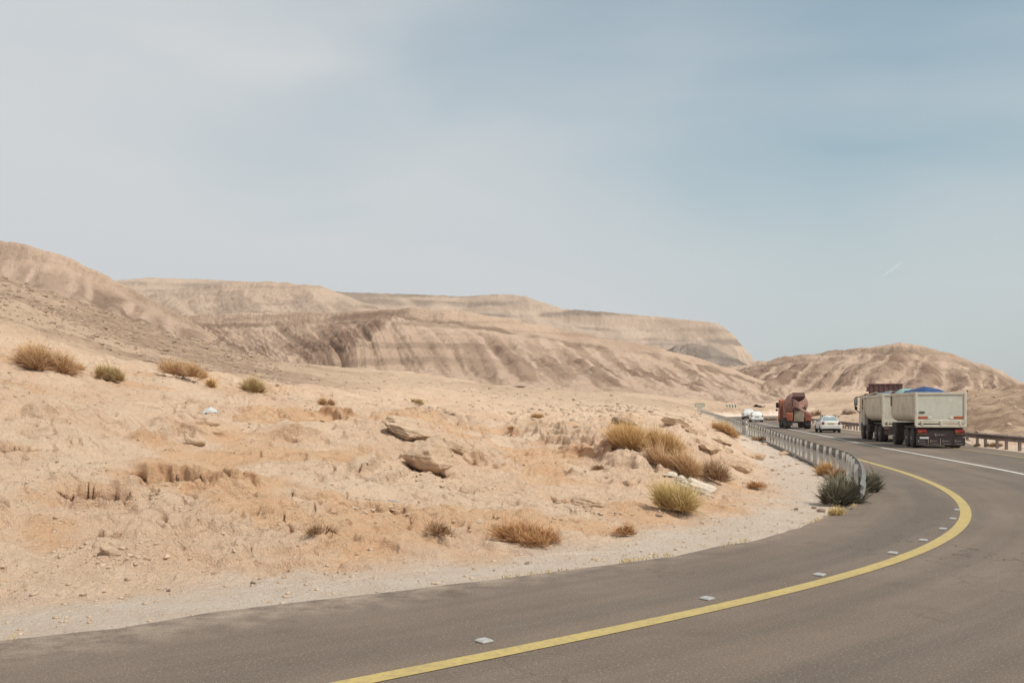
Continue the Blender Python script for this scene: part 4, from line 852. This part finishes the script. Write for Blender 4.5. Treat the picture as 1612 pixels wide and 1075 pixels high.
def debris(r, n):
    c = [at(a, b, False) for a, b in ((655, 700), (700, 745), (640, 745), (1100, 790), (1060, 770), (1150, 750), (250, 785), (130, 760), (600, 808), (925, 805), (1190, 735), (170, 880))]; k = r.integers(0, len(c), n)
    return np.array([(c[i].x+r.normal()*.38, c[i].y+r.normal()*.35) for i in k])
scatter('broken_stones', 1500, debris, stonemat('debris_mix', (.50, .35, .245), (.34, .22, .145), (.60, .45, .33)), lambda r, x, y: .008+.02*r.uniform()+.06*r.uniform()**8, 12, 'broken stones fallen round the outcrops of the bank')
def pile(r, n):
    D = r.normal(62, 9, n); px = r.normal(990, 55, n)+(D-62)*2.5; return np.stack([(px-CX)/FPX*D, D], 1)
scatter('rock_pile', 900, pile, stonemat('pile_mix', (.54, .39, .28), (.36, .25, .175), (.62, .47, .35)), lambda r, x, y: .05+.12*r.uniform()+.28*r.uniform()**5, 8, 'heap of broken rock on the sand plain left of the far guardrail')
scatter('dark_scree', 7000, lambda r, n: inview(r, n, 48, 135, -60, 440, .8), stonemat('scree_mix', (.34, .24, .17), (.22, .15, .105), (.44, .32, .235)), lambda r, x, y: (.03+.07*r.uniform()+.22*r.uniform()**6)*(.5+y/100), 6, 'dark scree on the slope at the far left')
# ------------------------------------------------------------ shrubs
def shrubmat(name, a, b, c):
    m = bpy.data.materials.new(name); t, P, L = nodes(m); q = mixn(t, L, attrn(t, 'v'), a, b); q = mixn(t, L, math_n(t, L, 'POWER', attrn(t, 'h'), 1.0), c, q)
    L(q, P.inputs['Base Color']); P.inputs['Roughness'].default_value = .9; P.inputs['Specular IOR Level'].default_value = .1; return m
OCH = shrubmat('ochre_dry_twigs', (.60, .36, .155), (.78, .53, .26), (.40, .23, .11)); ORG = shrubmat('orange_dry_twigs', (.58, .35, .18), (.74, .50, .29), (.40, .23, .13))
OLV = shrubmat('olive_dry_twigs', (.50, .36, .17), (.66, .50, .26), (.34, .23, .12)); GRY = shrubmat('grey_green_leaves', (.20, .19, .125), (.36, .33, .235), (.12, .095, .07))
BRN = shrubmat('brown_dead_twigs', (.38, .23, .13), (.52, .34, .20), (.26, .15, .09)); STR = shrubmat('straw_grass', (.60, .44, .19), (.74, .57, .29), (.42, .28, .13)); RED = shrubmat('reddish_dry_brush', (.48, .24, .105), (.62, .36, .175), (.40, .22, .11))
def shrub_mesh(seed, W_, H_, n, ln, wd, up=.5, spiky=0, leaf=False, lumps=7, Dp=.7):
    """n twigs springing from lumps of an uneven mound W_ wide and H_ high"""
    r = np.random.default_rng(seed); lc = np.stack([r.uniform(-.36, .36, lumps)*W_, r.uniform(-.3, .3, lumps)*W_*Dp, np.zeros(lumps)], 1); lr = r.uniform(.35, 1.15, lumps)*(1-1.1*np.abs(lc[:, 0])/W_)
    k = r.integers(0, lumps, n); th = r.uniform(0, 2*np.pi, n); el = np.arcsin(r.uniform(.0, 1, n)**.8); d = np.stack([np.cos(th)*np.cos(el), np.sin(th)*np.cos(el), np.sin(el)*.9+.1], 1)
    rad = lr[k]*r.uniform(.25, .85, n)**.7; R_ = np.array([W_*.26, W_*.26*Dp, H_*.86]); p0 = lc[k]+d*rad[:, None]*R_[None]
    dd = d*np.array([1, 1, 1])+np.array([0, 0, up])+r.normal(size=(n, 3))*.45; dd /= np.linalg.norm(dd, axis=1)[:, None]
    l = ln*(.35+1.3*r.uniform(size=n)**1.6)*(1+spiky*(r.uniform(size=n) > .985)*1.0); side = np.cross(dd, r.normal(size=(n, 3))); side /= np.linalg.norm(side, axis=1)[:, None]+1e-9
    bend = r.normal(size=(n, 3))*.22; bend[:, 2] -= .08; q = []
    for t, ww in ((0, 1.0), (.5, .8), (1.0, .12)):
        c = p0+dd*(l*t)[:, None]+bend*(l*t*t)[:, None]; q.append(c-side*wd*ww/2); q.append(c+side*wd*ww/2)
    V = np.stack(q, 1).reshape(-1, 3); b = np.arange(n)[:, None]*6; F = np.concatenate([b+np.array([[0, 1, 3, 2]]), b+np.array([[2, 3, 5, 4]])]); v = np.repeat(r.uniform(size=n), 6)
    # main stems from the root
    m = 26; th = r.uniform(0, 6.28, m); kk = r.integers(0, lumps, m); tip = lc[kk]+np.stack([np.cos(th)*W_*.12, np.sin(th)*W_*.1, r.uniform(.3, .8, m)*H_], 1); rt = lc[kk]*.35; V2 = []; 
    for i in range(m):
        for t, ww in ((0, 2.2), (.5, 1.6), (1, .6)):
            c = rt[i]*(1-t)+tip[i]*t+np.array([0, 0, .06*math.sin(3.1*t)]); V2.append(c-np.array([wd*ww/2, 0, 0])); V2.append(c+np.array([wd*ww/2, .002, 0]))
    b = np.arange(m)[:, None]*6+len(V); F = np.concatenate([F, b+np.array([[0, 1, 3, 2]]), b+np.array([[2, 3, 5, 4]])]); V = np.concatenate([V, np.array(V2)]); v = np.r_[v, np.full(m*6, .1)]
    V[:, 2] = np.maximum(V[:, 2], -.12*H_)
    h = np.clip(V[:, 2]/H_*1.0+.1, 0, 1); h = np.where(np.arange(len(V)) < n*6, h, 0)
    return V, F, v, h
def shrub(px, py, wpx, hpx, mat, label, seed, n=2600, ln=.3, wd=.011, name='dry_shrub', cat='shrub', dz=0, **kw):
    p = at(px, py, True); k = p.y/FPX; W_ = wpx*k; H_ = hpx*k; sc_ = max(1, p.y/26)
    V, F, v, h = shrub_mesh(seed, W_, H_*.88, n, max(H_*ln, .04), wd*sc_, **kw)
    q = ground(V[:, 0]+p.x, V[:, 1]+p.y+W_*.2, False); z0 = float(ground([p.x], [p.y+W_*.2], False)[0]); V[:, 2] += np.clip(q-z0, -H_, H_)*.9          # follow the slope it grows on
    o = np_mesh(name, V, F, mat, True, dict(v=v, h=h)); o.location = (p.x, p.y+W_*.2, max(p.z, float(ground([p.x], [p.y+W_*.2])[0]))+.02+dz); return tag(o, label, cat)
shrub(58, 584, 108, 52, ORG, 'widest orange-brown dry shrub on the crest at the far left', 1, 5200, .34, lumps=9)
shrub(119, 584, 26, 14, OCH, 'low ochre tuft joined to the right end of the widest left shrub', 2, 900, .5)
shrub(174, 600, 56, 30, OLV, 'olive-ochre shrub between the widest left shrub and the orange one', 3, 2600, .36)
shrub(276, 595, 74, 34, ORG, 'flat orange dry shrub on the crest with a small tuft at its right', 4, 3000, .36)
shrub(315, 598, 26, 15, OCH, 'pale ochre tuft touching the right end of the flat orange shrub', 5, 700, .5)
shrub(332, 613, 20, 19, OCH, 'smallest round ochre shrub in the row, left of the olive green one', 6, 900, .45, lumps=3)
shrub(394, 619, 38, 31, OLV, 'round olive green shrub, last of the row on the left crest', 7, 2200, .42, lumps=4)
shrub(510, 643, 30, 15, ORG, 'little pale orange shrub near the top centre of the bank', 8, 1000, .5, lumps=3)
shrub(655, 637, 24, 9, OLV, 'small brown shrub on the sand plain above the long rock ledge', 9, 700, .5)
shrub(846, 659, 20, 9, OCH, 'small ochre shrub alone on the plain left of the big orange bush', 10, 700, .5)
shrub(806, 681, 12, 8, ORG, 'tiny orange tuft alone on the slope below the plain', 11, 350, .5)
shrub(1018, 708, 124, 38, OCH, 'biggest golden shrub spread over the crest of the bank', 12, 9000, .52, up=1.1, lumps=10)
shrub(1062, 745, 84, 40, ORG, 'orange shrub hanging down the slope from the biggest golden one', 13, 4200, .5, up=.8, lumps=7)
shrub(1124, 762, 54, 32, BRN, 'brown twiggy shrub with reddish base beside the white blocks', 14, 2200, .55, up=.8)
shrub(1068, 816, 70, 44, STR, 'yellow-green tuft low on the bank below the white limestone blocks', 15, 4200, .55, up=.9, lumps=5)
shrub(1302, 749, 34, 22, OCH, 'ochre shrub leaning on the guardrail, leftmost of the group there', 16, 1700, .45, lumps=3)
shrub(1326, 757, 42, 24, ORG, 'orange-tan shrub between the ochre one and the grey-green bush by the guardrail', 17, 1900, .45, lumps=4)
shrub(1331, 797, 74, 54, GRY, 'large grey-green spiky bush in front of the guardrail end', 18, 5200, .30, .022, 'green_bush', 'bush', up=.7, spiky=1)
shrub(1368, 778, 42, 46, GRY, 'smaller grey-green bush behind the guardrail end at the road edge', 19, 2600, .30, .022, 'green_bush', 'bush', up=.7, spiky=1, lumps=4)
shrub(1326, 814, 46, 11, STR, 'low straw-coloured grass tuft at the asphalt edge below the green bush', 20, 700, .8, .012, 'grass_tuft', 'grass tuft', up=1.2)
shrub(1142, 683, 50, 18, OCH, 'golden brush behind the guardrail left of the white marker post', 21, 1800, .5)
shrub(1202, 694, 40, 9, BRN, 'low dark brush at the foot of the guardrail right of the white marker post', 22, 700, .5)
shrub(835, 862, 132, 36, RED, 'flat rusty-brown brush covering the foot of the bank at the centre', 23, 3600, .45, .008, up=.05, lumps=16)
shrub(688, 856, 66, 28, BRN, 'thin faded brown brush left of the reddish brush', 24, 700, .45, .008, up=.3)
shrub(504, 845, 50, 22, BRN, 'sparse greyish brush low on the bank under the curved crust', 25, 420, .5, .008, up=.3)
shrub(985, 846, 44, 22, RED, 'faint reddish brush at the foot of the bank left of the yellow-green tuft', 26, 600, .45, .009, up=.2)
shrub(1215, 662, 20, 5, BRN, 'flat dark shrub on the verge ahead of the mixer truck', 27, 500, .5)
shrub(1284, 655, 20, 9, BRN, 'brown shrub on the plain behind the saloon and the mixer', 28, 600, .5)
shrub(1338, 672, 12, 7, BRN, 'small brown shrub behind the right guardrail near the saloon car', 31, 400, .5)
shrub(1541, 703, 12, 4, BRN, 'small dark shrub under the right guardrail beside the trailer', 29, 500, .5)
shrub(1570, 704, 34, 7, BRN, 'long dark shrub under the right guardrail', 30, 1100, .5)
shrub(940, 742, 24, 10, BRN, 'thin brown twigs on the bank left of the white blocks', 32, 260, .6)
shrub(1190, 772, 44, 14, RED, 'reddish dry brush on the lower right end of the bank', 33, 700, .5, .009, up=.2)
# weeds along the broken asphalt edge
r = np.random.default_rng(5); Vw, Fw, vv = [], [], []; c = 0; i = 0
s_near = es[0]
for k in range(700):
    s = r.uniform(es[0], es[6]);
    if perlin(np.array([s*.5]), np.array([3.3]), 8)[0] < .02: continue
    j = int(s*2); o = float(edgeL(s))-.04+r.normal()*.04; q = C[j]+CN[j]*o+CT[j]*(s-j/2)
    for b in range(3):
        a = r.uniform(0, 6.28); l = r.uniform(.02, .07); dx, dy = math.cos(a)*l*.6, math.sin(a)*l*.6
        Vw += [(q[0], q[1], -.01), (q[0]+.008, q[1], -.01), (q[0]+dx, q[1]+dy, l)]; Fw.append((c, c+1, c+2)); c += 3; vv += [r.uniform()]*3
o = np_mesh('edge_weeds', np.array(Vw), np.array(Fw), OLV, False, dict(v=np.array(vv), h=np.ones(len(vv)))); tag(o, 'short dry weeds along the broken asphalt edge', 'weeds', kind='stuff')
# litter
def litter(name, px, py, wpx, hpx, mat, label, cat, seed):
    p = at(px, py); k = p.y/FPX; a, b = wpx*k, hpx*k; nx = 18; X, Y = np.meshgrid(np.linspace(-1, 1, nx), np.linspace(-1, 1, nx)); z = b*np.clip(1-(X**2+Y**2)**.8, 0, 1)+b*.25*fbm(X*2, Y*2, seed, 3)
    o = np_mesh(name, np.stack([X*a/2, Y*a*.3, z], -1).reshape(-1, 3), grid_faces(nx, nx), mat); o.location = (p.x, p.y+a*.2, p.z); m = o.modifiers.new('thickness', 'SOLIDIFY'); m.thickness = .004; return tag(o, label, cat)
PLS = paint('white_plastic_sheet', (.56, .56, .55), (.48, .48, .47), 4, .5)
litter('plastic_sheet', 330, 650, 24, 9, PLS, 'pale bluish-white plastic sheet lying on the upper left bank', 'litter', 3)
litter('plastic_bag', 515, 636+12, 12, 5, PLS, 'crumpled white plastic scrap below the little pale orange shrub', 'litter', 5)
p = at(624, 809); g = G(); g.tube([(-.17, 0, .02), (-.03, .005, .035), (.15, .02, .03)], [.012, .015, .008], 7); o = g.build('broken_stick', REFW); o.location = p; o.rotation_euler = (0, R(14), R(-10)); tag(o, 'thin white broken stick on the bank below the curved crust', 'stick')
# a short vapour trail high over the right hill, beyond the haze
cm = bpy.data.materials.new('vapour'); t, P, L = nodes(cm); P.inputs['Base Color'].default_value = (.9, .9, .9, 1); P.inputs['Roughness'].default_value = 1; P.inputs['Alpha'].default_value = .07
D = 9000; A_ = Vector(((1388-CX)/FPX*D, D, CAMH+(HY-436)/FPX*D)); B_ = Vector(((1442-CX)/FPX*D, D+300, CAMH+(HY-404)/FPX*D))
g = G(); g.tube([A_.lerp(B_, k/8)-A_ for k in range(9)], [1, 5, 7, 8, 8, 8, 7, 6, 1], 8); o = g.build('contrail', cm, None, True, 80); o.location = A_; tag(o, 'short faint white vapour trail in the sky at the right', 'contrail')
# ------------------------------------------------------------ the air
hz = bpy.data.materials.new('haze'); hz.use_nodes = True; t = hz.node_tree; t.nodes.clear(); o_ = N(t, 'ShaderNodeOutputMaterial'); pv = N(t, 'ShaderNodeVolumePrincipled')
pv.inputs['Color'].default_value = (.93, .94, .95, 1); pv.inputs['Density'].default_value = .00009; pv.inputs['Anisotropy'].default_value = .2; t.links.new(pv.outputs[0], o_.inputs['Volume'])
HAZE = True
if HAZE:
    g = G(); g.box(-4400, 4400, -4400, 4400, -10, 300); o = g.build('haze', hz); o.data.materials[0] = hz; tag(o, 'thin pale desert haze', 'haze', kind='stuff')
